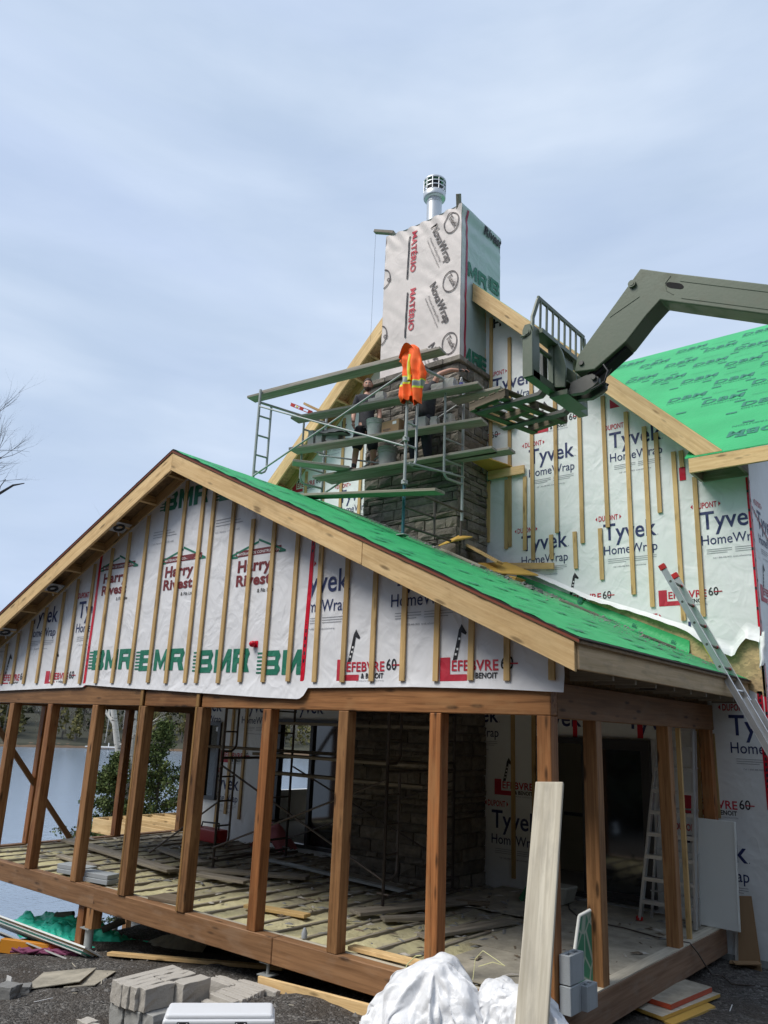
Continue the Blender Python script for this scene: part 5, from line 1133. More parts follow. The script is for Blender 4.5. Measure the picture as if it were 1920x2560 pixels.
# ------------------------------------------------------------------ telehandler
th_ = thing('telehandler', (6.5, 1.15, -.4), 'olive green telehandler boom with pallet forks raised in front of the house wall', 'telehandler')
random.seed(66)
Y0, Y1 = .99, 1.27
def side(mb, pts, y0, y1, mi=0): mb.prism([(x, y0, z) for x, z in pts], (0, y1-y0, 0), mi)
m = MB()
side(m, [(.665, 7.135), (.95, 6.985), (1.12, 6.90), (4.6, 5.16), (4.6, 4.86), (1.08, 6.575), (.96, 6.635), (.86, 6.685), (.70, 6.55), (.47, 6.315), (.10, 6.085), (-.02, 6.10), (-.14, 6.12), (-.10, 6.30)], Y0, Y1)
boom = m.build('boom', 'olive_paint', th_, bevel=.012, seg=2)
m = MB(); side(m, [(4.3, 5.42), (10.6, 2.27), (10.6, 1.75), (4.3, 4.82)], .93, 1.37); m.build('outer_boom', 'olive_paint', th_, bevel=.015)
m = MB()
m.tube([(.57, Y0-.03, 6.97), (.57, Y1+.03, 6.97)], .042, 16); m.tube([(.57, Y0-.035, 6.97), (.57, Y0-.028, 6.97)], .026, 12)
m.build('pin', 'olive_paint', boom)
m = MB(); n_ = 20
pl = [(1.02+.055*math.cos(a)+(.035 if math.cos(a) > 0 else -.035), 6.80+.035*math.sin(a)-.5*((.035 if math.cos(a) > 0 else -.035)+.055*math.cos(a))) for a in [2*math.pi*k/n_ for k in range(n_)]]
side(m, pl, Y0-.003, Y0+.0); m.build('slot_shade', 'hollow_shade', boom)  # flat black plate, paints the shade inside the slot
m = MB(); m.tube([(.985, Y0-.002, 6.93), (.92, Y0-.002, 6.86), (.93, Y0-.002, 6.77), (1.0, Y0-.002, 6.70)], .004, 5); m.tube([(.64, Y0-.001, 6.80), (.30, Y0-.001, 6.66)], .005, 5); m.tube([(1.08, Y0-.002, 6.83), (4.5, Y0-.002, 5.12)], .003, 5); m.tube([(1.08, Y0-.002, 6.63), (4.5, Y0-.002, 4.96)], .003, 5)
m.build('weld_bead', 'olive_paint', boom)
m = MB(); side(m, [(.46, 6.27), (.10, 6.04), (-.02, 6.06), (.06, 6.13), (.40, 6.33)], Y0+.05, Y1-.05); m.build('under_shade', 'hollow_shade', boom)  # black strip painted in as shade beneath the boom
m = MB(); m.tube([(.08, 1.15, 6.00), (.24, 1.15, 6.20)], .042, 14); m.build('cylinder', 'steel_grey', th_)
m = MB(); m.tube([(.24, 1.15, 6.20), (.44, 1.15, 6.43)], .022, 12); m.build('cylinder_rod', 'chrome', th_)
m = MB(); side(m, [(-.20, 6.02), (-.02, 6.06), (.06, 6.06), (.13, 6.00), (.12, 5.94), (.06, 5.90), (-.05, 5.86), (-.24, 5.88)], 1.02, 1.09); side(m, [(-.20, 6.02), (-.02, 6.06), (.06, 6.06), (.13, 6.00), (.12, 5.94), (.06, 5.90), (-.05, 5.86), (-.24, 5.88)], 1.21, 1.28); m.tube([(.08, .99, 6.0), (.08, 1.31, 6.0)], .03, 12); m.tube([(-.05, .97, 6.2), (-.05, 1.33, 6.2)], .03, 12)
m.build('tilt_link', 'steel_grey', th_, bevel=.004)
m = MB(); m.tube([(.20, 1.0, 6.12), (.26, .97, 6.02), (.22, .97, 5.90), (.14, .99, 5.88), (.05, 1.0, 5.86)], .011, 8); m.tube([(.18, 1.02, 5.92), (.25, .98, 5.86)], .014, 8); m.build('hose', 'black_rubber', th_)
# carriage
ca = MB(); xa = -.42
ca.box(xa-.06, xa+.05, .47, 1.80, 5.925, 6.015); ca.box(xa-.05, xa+.10, .60, 1.80, 6.495, 6.55)
ca.prism([(xa-.07, .45, 5.93), (xa+.05, .45, 5.93), (xa+.05, .45, 6.45), (xa+.02, .45, 6.56), (xa-.04, .45, 6.56), (xa-.07, .45, 6.50)], (0, .03, 0)); ca.box(xa+.02, xa+.05, .48, .62, 5.93, 6.55)
ca.box(xa-.07, xa+.05, 1.80, 1.83, 5.93, 6.55)
side(ca, [(xa-.02, 5.99), (xa+.18, 5.95), (xa+.20, 6.20), (xa+.16, 6.38), (xa+.10, 6.52), (xa-.02, 6.52)], .95, .98); side(ca, [(xa-.02, 5.99), (xa+.24, 5.95), (xa+.24, 6.16), (xa+.12, 6.28), (xa-.02, 6.40)], 1.12, 1.15)
side(ca, [(xa-.02, 5.99), (xa+.24, 5.95), (xa+.24, 6.16), (xa+.12, 6.28), (xa-.02, 6.40)], 1.32, 1.35); ca.box(xa+.02, xa+.05, .93, 1.45, 6.0, 6.52); ca.box(xa+.04, xa+.20, .98, 1.12, 6.02, 6.04); ca.box(xa-.02, xa+.20, .97, 1.50, 5.87, 5.93)
ca.tube([(xa+.0, .5, 6.36), (xa+.0, 1.8, 6.36)], .025, 10); ca.tube([(xa-.08, .435, 6.42), (xa-.02, .435, 6.42), (xa-.02, .46, 6.42)], .01, 8)
cr_ = ca.build('carriage', 'olive_paint', th_, bevel=.005)
m = MB(); m.tube([(xa-.01, .44, 6.46), (xa-.01, .452, 6.46)], .045, 16); m.tube([(xa-.01, .43, 6.46), (xa-.01, .452, 6.46)], .03, 16); m.build('pivot', 'olive_paint', cr_)
m = MB(); m.tube([(xa+.10, 1.115, 6.075), (xa+.10, 1.119, 6.075)], .02, 12); m.build('bolt_hole_shade', 'hollow_shade', cr_)  # black disc painted as the shade in a bolt hole
m = MB(); zt = 6.985
def strap(a, b, w_=.055, t_=.028): m.beam(a, b, w_, t_, (-1, 0, .12))
strap((xa+.0, .55, 6.52), (xa-.015, .59, 6.72)); strap((xa-.015, .59, 6.71), (xa+.02, .66, zt-.03)); strap((xa+.02, .65, zt-.01), (xa+.02, 1.84, zt), .05, .03); strap((xa+.02, 1.84, zt-.01), (xa+.01, 1.88, 6.80)); strap((xa+.01, 1.88, 6.82), (xa, 1.80, 6.54))
for k in range(8): y = .72+k*.15; m.beam((xa+.005, y, 6.54), (xa+.02, y, zt), .032, .02, (-1, 0, 0))
m.build('backrest', 'olive_paint', cr_, bevel=.004)
for y in (.97, 1.58):
    fk = MB(); side(fk, [(xa-.11, 6.42), (xa-.07, 6.42), (xa-.07, 5.96), (xa-.13, 5.915), (-1.42, 5.945), (-1.50, 5.958), (-1.42, 5.968), (xa-.15, 5.965), (xa-.115, 6.0)], y-.055+.0, y+.055)
    for q, p in enumerate(fk.v): p.y += (xa-p.x)*.12
    fk.build('fork', 'steel_grey', th_, bevel=.004)
# machine body on the ground, beyond the right edge of the photograph
m = MB(); m.box(5.6, 11.0, .45, 1.85, .35, .95); m.box(8.2, 11.0, .55, 1.75, .95, 1.5); m.build('chassis', 'olive_paint', th_, bevel=.04)
m = MB(); side(m, [(6.6, .95), (8.1, .95), (8.1, 2.1), (7.9, 2.3), (7.0, 2.3), (6.6, 1.6)], .25, .90); cb = m.build('cab', 'olive_paint', th_, bevel=.03)
m = MB(); side(m, [(6.75, 1.2), (7.95, 1.2), (7.95, 2.05), (7.05, 2.2), (6.75, 1.6)], .242, .908); m.build('pane', 'machine_glass', cb)
m = MB(); side(m, [(10.0, 1.5), (10.9, 1.5), (10.75, 2.3), (10.4, 2.3)], .9, 1.4); m.build('boom_tower', 'olive_paint', th_)
for x in (6.3, 10.2):
    for y in (.15, 1.85):
        m = MB(); m.lathe((x, y, .15), [(.30, -.02), (.50, -.02), (.55, .03), (.55, .27), (.50, .32), (.30, .32)], 26, 0, (0, 1, 0)); wh = m.build('wheel', 'black_rubber', th_)
        m = MB(); m.lathe((x, y, .15), [(0, .05), (.28, .05), (.31, .0), (.31, .30), (.28, .27), (0, .25)], 20, 0, (0, 1, 0)); m.build('rim', 'olive_paint', wh)
# pallet scrap on the forks
pa = thing('pallet', (-1.13, 1.5, 5.97), 'weathered wooden pallet lying on the raised forks', 'pallet')
rot = Matrix.Rotation(R(-13), 3, 'Z'); pc = Vector((-1.13, 1.5, 5.972))
def pb(a, b, w_, h_): m = MB(); m.beam(rot @ Vector(a)+pc, rot @ Vector(b)+pc, w_, h_); return m
for y in (-.53, 0, .53): pb((-.30, y, .06), (.30, y, .06), .07, .085).build('stringer', 'pallet_wood', pa, bevel=.004)
for x in (-.25, -.08, .09, .25): pb((x, -.57, .112), (x, .57, .112), .10, .018).build('deck_board', 'pallet_wood', pa, bevel=.002)
for x in (-.24, .24): pb((x, -.57, .008), (x, .57, .008), .10, .018).build('bottom_board', 'pallet_wood', pa, bevel=.002)

# ------------------------------------------------------------------ ladders
el = thing('extension_ladder', (2.0, 3.8, -.4), 'aluminium extension ladder with red tips leaning on the porch eave', 'ladder')
LT, LB = Vector((-.205, 0, 4.39)), Vector((2.13, 0, gz(2.13, 3.8))); d = (LB-LT).normalized(); nrm = Vector((d.z, 0, -d.x))*-1
if nrm.x < 0: nrm = -nrm
for y in (3.60, 4.0):
    top = LT+Vector((0, y, 0))+(Vector((.02, 0, -.05)) if y > 3.7 else Vector((0, 0, 0)))
    m = MB(); b_ = LB+Vector((0, y, 0)); m.beam(top, b_, .028, .075, nrm); m.beam(top+nrm*.034+d*.0, b_+nrm*.034, .045, .006, nrm); m.beam(top-nrm*.034, b_-nrm*.034, .045, .006, nrm); rl = m.build('rail', 'aluminium', el)
    m = MB(); m.beam(top-d*.02, top+d*.06, .05, .088, nrm); m.build('tip_cap', 'red_plastic', rl, bevel=.008)
    m = MB(); s0 = LT+d*1.9+Vector((0, y+(-.035 if y > 3.7 else .035), 0))+nrm*.06; m.beam(s0, LB+Vector((0, y+(-.035 if y > 3.7 else .035), 0))+nrm*.06, .026, .07, nrm); m.build('fly_rail', 'aluminium', el)
    m = MB(); q_ = top+d*1.15-nrm*.04+Vector((0, -.02 if y < 3.7 else .02, 0)); m.beam(q_, q_+d*.22, .03, .004, nrm); m.build('warning_sticker', 'hi_vis_yellow', rl)
for k in range(15):
    a = LT+d*(.24+k*.305); m = MB(); m.tube([a+Vector((0, 3.585, 0)), a+Vector((0, 4.015, 0))], .017, 10); rg = m.build('rung', 'steel_grey' if k < 5 else 'aluminium', el)
    if k < 5:
        m = MB(); m.tube([a+Vector((0, 3.60, 0)), a+Vector((0, 3.66, 0))], .021, 10); m.tube([a+Vector((0, 3.95, 0)), a+Vector((0, 4.0, 0))], .021, 10); m.build('rung_collar', 'red_plastic', rg)
sp = thing('step_ladder', (-.6, 4.0, 0), 'aluminium step ladder leaning by the glass door inside the porch', 'ladder')
TL, TR, BL, BR = Vector((-.53, 4.08, 2.32)), Vector((-.10, 4.08, 2.32)), Vector((-.84, 3.95, .02)), Vector((-.16, 3.95, .02))
for a, b in ((TL, BL), (TR, BR)):
    m = MB(); m.beam(a, b, .034, .08, (0, 1, 0)); m.build('rail', 'aluminium', sp, bevel=.004)
    m = MB(); m.beam(a+Vector((0, .10, 0)), b+Vector((.06 if a is TL else -.03, .22, 0)), .022, .04, (0, 1, 0)); m.build('rear_rail', 'aluminium', sp)
for k in range(8):
    q = .10+k*.115; m = MB(); m.beam(TL+(BL-TL)*q, TR+(BR-TR)*q, .09, .045); m.build('step', 'aluminium', sp)
for k in range(4):
    q = .2+k*.22; m = MB(); a, b = TL+(BL-TL)*q+Vector((.03, .18, 0)), TR+(BR-TR)*q+Vector((0, .18, 0)); m.tube([a, b], .011, 6); m.build('spreader', 'aluminium', sp)
m = MB(); m.box(-.53, -.10, 4.02, 4.20, 2.31, 2.35); m.build('top_cap', 'aluminium', sp)
# sheets against the wall by the ladder
m = MB(); m.beam((.01, 4.30, .014), (.03, 4.34, 1.25), .48, .03, (0, 1, 0)); m.beam((.235, 4.282, .014), (.255, 4.322, 1.245), .014, .012, (0, 1, 0)); tag(m.build('upright_sheet', 'panel_white', bevel=.003), 'large white rigid sheet standing upright at the porch corner', 'sheet')
m = MB(); m.beam((-.42, 4.45, .01), (-.40, 4.52, .92), .46, .03, (0, 1, 0)); tag(m.build('upright_sheet', 'panel_white', bevel=.003), 'white sheet standing behind the step ladder', 'sheet')
m = MB(); m.prism([(.16, 4.42, -.42), (.43, 4.40, -.40), (.32, 4.60, .38), (.16, 4.60, .36)], (-.0, .014, 0)); tag(m.build('brown_board', 'brown_board'), 'brown fibreboard sheet leaning on the wall under the white panel', 'board')
m = MB(); m.prism([(.10, 4.50, -.42), (.15, 4.49, -.42), (.16, 4.61, .33), (.13, 4.61, .33)], (0, .03, 0)); tag(m.build('white_strip', 'panel_white'), 'narrow white strip standing beside the brown board', 'board')
for i, (x, y, a) in enumerate(((.22, 4.42, .2), (.30, 4.28, .6))):
    m = MB(); rot = Matrix.Rotation(a, 3, 'Z')
    m.beam(rot @ Vector((-.15, 0, 0))+Vector((x, y, gz(x, y)+.03+i*.022)), rot @ Vector((.15, 0, 0))+Vector((x, y, gz(x, y)+.045+i*.022)), .12, .015); tag(m.build('board_scrap', 'brown_board'), ('brown board scrap on the gravel below the leaning brown board, lower of two', 'brown board scrap on the gravel below the leaning brown board, upper of two')[i], 'board')

# ------------------------------------------------------------------ foreground
random.seed(77)
m = MB(); a, b = Vector((.012, -.03, 1.80)), Vector((.285, -1.0, -.40))
m.beam(b, a, .25, .042, (.12, -.95, .40)); tag(m.build('leaning_plank', 'pale_plank', bevel=.012, seg=2), 'wide pale plank leaning against the corner post behind the white plastic', 'plank')
def bag(cx, cy, sx, sy, lumps, top_, seed, frames=38):
    """a sheet of thin plastic let fall over a heap by the cloth solver, then frozen as a mesh"""
    rb = random.Random(seed); tmp = []
    cm = MB(); zg = gz(cx, cy)
    lumps = list(lumps)
    for (x, y, z, r_) in list(lumps):
        for k in range(6): a_ = rb.uniform(0, 6.28); e_ = rb.uniform(.1, 1.3); lumps.append((x+r_*.9*math.cos(a_)*math.cos(e_), y+r_*.9*math.sin(a_)*math.cos(e_), z+r_*.9*math.sin(e_), r_*rb.uniform(.2, .42)))
    for (x, y, z, r_) in lumps: cm.lathe((x, y, z), [(r_*math.sin(math.pi*k/10), -r_*math.cos(math.pi*k/10)) for k in range(11)], 16)
    cm.grid(lambda u, v: (cx-2+4*u, cy-2+4*v, zg-.02), 4, 4)
    co = cm.build('heap', 'plastic_bag'); co.modifiers.new('col', 'COLLISION'); co.collision.thickness_outer = .012
    nu, nv = 120, 110; sh = MB()
    sh.grid(lambda u, v: (cx-sx/2+sx*u, cy-sy/2+sy*v, top_+.05*nz3(u*5+seed, v*5)+.05*nz3(u*11, v*11+seed)+.04*nz3(u*23, v*23+seed)), nu, nv)
    so_ = sh.build('sheet', 'plastic_bag'); cl = so_.modifiers.new('cloth', 'CLOTH'); cs = cl.settings
    cs.quality = 6; cs.mass = .12; cs.tension_stiffness = 30; cs.compression_stiffness = 30; cs.shear_stiffness = 12; cs.bending_stiffness = .002; cs.air_damping = 1.5; cs.shrink_min = -.7; cs.shrink_max = -.7
    cl.collision_settings.distance_min = .010; cl.collision_settings.use_self_collision = False
    cl.point_cache.frame_start = 1; cl.point_cache.frame_end = frames+2
    for f_ in range(1, frames+1): SC.frame_set(f_)
    dg = bpy.context.evaluated_depsgraph_get(); ev = bpy.data.meshes.new_from_object(so_.evaluated_get(dg))
    Mw = so_.matrix_world.copy(); mb = MB()
    mb.add([Mw @ v.co for v in ev.vertices], [tuple(p.vertices) for p in ev.polygons], 0, None, .5, True)
    for o in (co, so_): WORLD.pop(o, None); bpy.data.objects.remove(o)
    bpy.data.meshes.remove(ev); SC.frame_set(1)
    return mb
def bag_obj(mb, label):
    o = mb.build('plastic_bag', 'plastic_bag', auto=False); sb = o.modifiers.new('smooth', 'SUBSURF'); sb.levels = 1; sb.render_levels = 1
    return tag(o, label, 'bag')
bag_obj(bag(-.68, -.78, 1.9, 1.5, [(-.62, -.74, .26, .16), (-.84, -.80, .06, .19), (-.44, -.76, .10, .17), (-1.04, -.74, -.10, .17), (-.7, -.90, -.1, .22), (-.3, -.74, -.14, .15)], .66, 3), 'big crumpled white plastic bag heaped in front of the porch sill')
bag_obj(bag(.0, -.60, 1.0, .8, [(-.16, -.56, .16, .16), (.08, -.56, .12, .17), (.24, -.58, -.02, .16), (-.1, -.6, -.1, .22), (.1, -.6, -.12, .22)], .44, 8), 'smaller white plastic bag behind the leaning plank, with a loop of yellow cord')
m = MB(); m.tube([(-.38, -.62, .30), (-.37, -.60, .45), (-.30, -.60, .52), (-.18, -.60, .48), (-.10, -.60, .45), (-.22, -.58, .45), (-.34, -.60, .40)], .0032, 6); tag(m.build('cord_loop', 'pale_cord'), 'thin pale yellow cord looped over the white bags', 'cord')
m = MB(); m.tube([(-1.13, -.55, .18), (-1.10, -.52, .26), (-1.03, -.50, .33), (-.96, -.52, .35)], .005, 6); tag(m.build('cord_loop', 'pale_cord'), 'thin pale cord at the left shoulder of the big white bag', 'cord')
# concrete blocks on the side sill
def cmu(x, y, z, label, L_=.20, W_=.19, H_=.19, rz=0):
    m = MB(); t_ = .03; rot = Matrix.Rotation(rz, 3, 'Z')
    def bx(a, b, c, d): m.beam(rot @ Vector(((a+b)/2, (c+d)/2, 0))+Vector((x, y, z)), rot @ Vector(((a+b)/2, (c+d)/2, 0))+Vector((x, y, z+H_)), b-a, d-c, rot @ Vector((0, 1, 0)))
    bx(-W_/2, W_/2, -L_/2, -L_/2+t_); bx(-W_/2, W_/2, L_/2-t_, L_/2); bx(-W_/2, -W_/2+t_, -L_/2+t_, L_/2-t_); bx(W_/2-t_, W_/2, -L_/2+t_, L_/2-t_); bx(-W_/2+t_, W_/2-t_, -.015, .015)
    return tag(m.build('concrete_block', 'paver_blue', bevel=.004), label, 'concrete block', 'concrete blocks at the corner post')
cmu(.125, .36, .004, 'hollow grey concrete block on the side sill, lower of the three and farthest back', .20, .10); cmu(.075, .155, .004, 'hollow grey concrete block tight against the corner post, at the bottom', .19, .10, .21); cmu(.07, .20, .222, 'hollow grey concrete block standing on top of the others by the corner post', .26, .10, .22)
# green glazed frame leaning inside
gf = thing('green_pane', (-.1, .9, .02), 'green patterned glass pane in a pale frame leaning on the second side post', 'pane')
A, B_ = Vector((-.20, .94, .02)), Vector((-.15, 1.02, .02))
m = MB(); q = [(-.20, .70, .02), (-.10, .95, .02), (-.10, .945, .64), (-.15, .82, .60)]; m.prism(q, (.012, -.008, 0)); m.build('glass', 'green_glass', gf)
m = MB(); m.tube([q[0], q[3]], .017, 6); m.tube([q[3], q[2]], .017, 6); m.build('frame', 'panel_white', gf)
# board stacks by the side sill
def slab(name, quad, t_, mat, label, cat='board', group=None, side_mat=None):
    m = MB(); m.prism(quad, (0, 0, t_), 0, (1, 0, 0), None, True, 1 if side_mat else None); return tag(m.build(name, [mat]+([side_mat] if side_mat else []), bevel=.002), label, cat, group)
zb_ = -.36
slab('stacked_board', [(-.03, 1.88, zb_-.05), (.33, 1.74, zb_-.05), (.45, 2.6, zb_-.05), (.15, 2.8, zb_-.05)], .035, 'yellow_ply', 'lowest yellowish board of the small stack by the side sill', group='stacked boards by the side sill')
slab('stacked_board', [(-.08, 1.85, zb_-.012), (.22, 1.76, zb_-.012), (.40, 2.93, zb_-.012), (.05, 2.95, zb_-.012)], .035, 'pale_plank', 'middle pale board of the small stack by the side sill', group='stacked boards by the side sill', side_mat='yellow_ply')
slab('stacked_board', [(-.06, 2.05, zb_+.026), (.22, 2.0, zb_+.026), (.33, 2.9, zb_+.026), (.03, 2.96, zb_+.026)], .05, 'dirty_ply', 'top dirty board with a red edge on the small stack by the side sill', group='stacked boards by the side sill', side_mat='red_board')
m = MB(); m.box(.05, .30, 2.1, 2.9, gz(.2, 2.5, False)-.06, zb_-.052); tag(m.build('bearer', 'grey_board'), 'dark bearer under the small stack of boards', 'board')
m = MB(); m.tube([(-2.3, 5.2, .05), (-2.05, 4.4, .012), (-1.75, 3.85, .012), (-1.5, 3.55, .012), (-1.26, 3.41, .012), (-.82, 3.38, .015), (-.37, 3.24, .015), (.0, 3.26, .015), (.07, 3.30, -.08), (.10, 3.6, -.34), (.16, 3.8, -.38), (.35, 3.5, -.37), (.66, 3.72, -.37), (1.2, 3.9, -.36)], .008, 6); tag(m.build('power_cord', 'cord_brown'), 'dark power cord running from the door over the side sill to the gravel', 'cord')
# stack of cut stones
gs = 'cut stone blocks in the stack before the sill'
def stone(x0, y0, z0, dx, dy, dz, lb, mat='cut_stone'): block((x0+dx/2, y0+dy/2, z0), (dx, dy, dz) if dx >= dy else (dx, dy, dz), random.uniform(-.02, .02), lb, 'stone block', mat, gs, .014)
TOP = [(-4.09, -1.38, .095, .73), (-3.99, -1.40, .095, .37), (-3.99, -1.02, .09, .36), (-3.89, -1.39, .095, .35), (-3.89, -1.02, .09, .37), (-3.79, -1.37, .09, .33), (-3.79, -1.03, .09, .38), (-3.695, -1.33, .095, .34), (-3.65, -.98, .17, .34)]
nm = ['leftmost long', 'second front', 'second rear', 'third front', 'third rear', 'fourth front', 'fourth rear', 'fifth front', 'broad rightmost']
for (x, y, dx, dy), n_ in zip(TOP, nm): stone(x, y, -.50, dx, dy, .20, n_+' pale stone standing on edge in the top row of the left stack')
for i, (x, y, dx, dy) in enumerate(((-4.10, -1.36, .20, .40), (-3.88, -1.34, .22, .36), (-3.66, -1.30, .18, .36), (-4.06, -.94, .20, .30), (-3.84, -.96, .30, .32))): stone(x, y, -.705, dx, dy, .20, ('rough grey stone under the left stack, outermost at the front', 'rough grey stone under the middle of the left stack', 'grey stone under the front right of the left stack', 'rough stone under the rear left of the left stack', 'rough stone under the rear right of the left stack')[i], 'concrete')
for i, (x, y, dx, dy, dz) in enumerate(((-4.24, -1.62, .17, .13, .10), (-4.05, -1.66, .18, .13, .10), (-3.86, -1.68, .18, .13, .10))): stone(x, y, -.73, dx, dy, dz, ('small pale paver at the lower left foot of the stack', 'small pale paver second from the left at the foot of the stack', 'small pale paver third from the left at the foot of the stack')[i])
for i, (x, y, dx, dy, z) in enumerate(((-3.42, -.80, .34, .085, -.66), (-3.42, -.70, .36, .085, -.62), (-3.46, -.60, .40, .085, -.62), (-3.46, -.50, .38, .085, -.62), (-3.46, -.40, .36, .085, -.62), (-3.50, -.30, .38, .085, -.62), (-3.56, -.20, .55, .085, -.62), (-3.82, -.40, .34, .085, -.62), (-3.82, -.30, .30, .085, -.62))):
    stone(x, y, z, dx, dy, .20, 'stone number %s from the cooler in the low right stack of cut stones' % ('one', 'two', 'three', 'four', 'five', 'six', 'seven', 'eight', 'nine')[i] if i > 8 else ('nearest low stone of the right stack, behind the cooler', 'second stone from the cooler in the right stack', 'third stone from the cooler in the right stack', 'middle stone of the right stack', 'stone just behind the middle of the right stack', 'second farthest stone of the right stack', 'farthest long stone of the right stack', 'left end stone of the right stack, nearer one', 'left end stone of the right stack, farther one')[i])
# cooler
ck = thing('cooler', (-1.6, -2.1, gz(-1.6, -2.1)), 'white ice chest with two black latches at the front of the yard', 'cooler')
A = Vector((-1.90, -2.43, .03)); ux = Vector((.57, .60, 0)).normalized(); uy = Vector((-ux.y, ux.x, 0)); W_, D_ = .82, .30
def cbox(mb, a0, a1, b0, b1, z0, z1, tap=0.0):
    lo = [(a0+tap, b0+tap), (a1-tap, b0+tap), (a1-tap, b1-tap), (a0+tap, b1-tap)]; hi = [(a0, b0), (a1, b0), (a1, b1), (a0, b1)]
    V = [A+ux*p+uy*q+Vector((0, 0, z0)) for p, q in lo]+[A+ux*p+uy*q+Vector((0, 0, z1)) for p, q in hi]
    mb.add(V, [(3, 2, 1, 0), (4, 5, 6, 7), (0, 1, 5, 4), (1, 2, 6, 5), (2, 3, 7, 6), (3, 0, 4, 7)])
m = MB(); cbox(m, .02, W_-.02, .015, D_-.015, -.45, -.02, .03); m.build('tub', 'cooler_white', ck, bevel=.02, seg=3)
m = MB(); cbox(m, 0, W_, 0, D_, -.028, .04); lid = m.build('lid', 'cooler_white', ck, bevel=.018, seg=3)
m = MB(); cbox(m, .015, W_-.015, .015, D_-.015, .025, .075, -.0); m.build('lid_top', 'cooler_white', lid, bevel=.03, seg=4)
for q in (.15, .57):
    m = MB(); cbox(m, q-.045, q+.045, -.016, .0, -.075, .03); la = m.build('latch', 'black_rubber', ck, bevel=.006, seg=2)
    m = MB()
    for a_ in (-.03, .03):
        for z in (.015, -.055): m.lathe(A+ux*(q+a_)+uy*-.017+Vector((0, 0, z)), [(0, .004), (.006, .003), (.008, 0)], 8, 0, -uy)
    m.build('rivet', 'bright_steel', la)
# boards and sheets on the gravel
def ground_board(name, p0, p1, w_, h_, mat, label, cat='board', n_=8):
    m = MB(); a, b = Vector(p0), Vector(p1)
    m.beam((a.x, a.y, gz(a.x, a.y, False)+h_*.5+.02), (b.x, b.y, gz(b.x, b.y, False)+h_*.5+.02), w_, h_); return tag(m.build(name, mat, bevel=.003), label, cat)
ground_board('long_board', (-6.35, .10), (-3.7, .62), .09, .04, 'new_lumber', 'long pale board lying on the gravel under the left half of the sill')
m = MB(); m.beam((-3.38, -.07, -.44), (-1.5, -.03, -.375), .04, .14); tag(m.build('long_board', 'new_lumber', bevel=.003), 'pale plank standing on edge under the sill beside the white bag', 'board')
m = MB(); m.beam((-2.6, .25, -.50), (-1.2, .3, -.47), .14, .03); tag(m.build('long_board', 'grey_board'), 'grey board under the sill behind the pale plank', 'board')
slab('plywood_sheet', [(-5.60, -1.45, gz(-5.6, -1.45)+.03), (-5.20, -1.02, gz(-5.2, -1)+.035), (-5.71, -.49, gz(-5.7, -.5)+.03), (-6.06, -.96, gz(-6, -1)+.03)], .012, 'dirty_ply', 'muddy plywood sheet lying on the gravel, upper of two overlapping', 'plywood')
slab('plywood_sheet', [(-5.30, -1.15, gz(-5.3, -1.1)+.006), (-5.06, -.92, gz(-5.1, -.9)+.01), (-5.50, -.36, gz(-5.5, -.4)+.012), (-5.75, -.62, gz(-5.7, -.6)+.008)], .012, 'dirty_ply', 'muddy plywood sheet under the other one, sticking out to the right', 'plywood')
for i, (x, y, s_, a, lb) in enumerate(((-5.52, -1.66, .17, .4, 'dark grey concrete chunk at the left edge of the yard, front one'), (-5.58, -1.46, .13, .9, 'dark concrete chunk just behind the front one at the left edge'), (-5.78, -1.78, .14, .2, 'grey concrete chunk cut by the left edge of the picture'))): block((x, y, gz(x, y)-.01), (s_*1.2, s_, s_*.8), a, lb, 'block', 'concrete_dark', 'concrete chunks on the gravel', .015, 'concrete_chunk')
m = MB(); m.box(-5.70, -5.60, -1.60, -1.595, gz(-5.6, -1.6)+.05, gz(-5.6, -1.6)+.18); tag(m.build('white_scrap', 'white_plastic'), 'small white scrap standing among the concrete chunks', 'scrap')
# white foam panels, orange board, purple net, tarp
def panel(a, b, dep, t_, mat, label, i=0):
    m = MB(); a = Vector(a); b = Vector(b); n_ = Vector((0, .50, .866)); q = Vector((0, .866, -.50))*(dep/2); m.beam(a+q, b+q, dep, t_, n_); return tag(m.build('sheet_panel', mat, bevel=.002), label, 'panel', 'slanting sheet panels at the left edge')
for k, (dz, mat, lb) in enumerate(((0, 'panel_white', 'bottom white panel of the slanting stack at the left edge'), (.026, 'tarp_teal', 'teal faced panel second from the bottom of the slanting stack'), (.050, 'panel_white', 'middle white panel of the slanting stack'), (.076, 'batten_lumber', 'brown board in the slanting stack at the left edge'), (.100, 'panel_white', 'topmost white panel of the slanting stack'))):
    panel((-9.6, -.22-.012*k, -.70+dz), (-6.52+.035*k, -.20-.012*k, -.715+dz), .55, (.022, .012, .022, .014, .022)[k], mat, lb)
panel((-9.3, -.30, -.78), (-6.72, -.28, -.80), .4, .02, 'concrete', 'grey panel leaning below the slanting stack at the left edge')
m = MB(); m.beam((-8.15, -.40, -.88), (-7.38, -.12, -.86), .08, .17, mi=0); m.beam((-7.375, -.118, -.86), (-7.18, -.045, -.855), .081, .171, mi=1); tag(m.build('orange_board', ['orange_board', 'red_board'], bevel=.004), 'orange painted board with a red end propping up the slanting panels', 'board')
m = MB(); rr3 = random.Random(2)
for k in range(7): m.tube([(-7.75+.16*i+rr3.uniform(-.03, .03), -.42+.055*i+.04*math.sin(i*1.7+k)+rr3.uniform(-.03, .03), gz(-7.6+.14*i, -.35)+.03+.025*math.sin(i*2.1+k*2)) for i in range(8)], .016, 6)
tag(m.build('purple_net', 'purple_net'), 'purple strip of netting lying in front of the orange board', 'net')
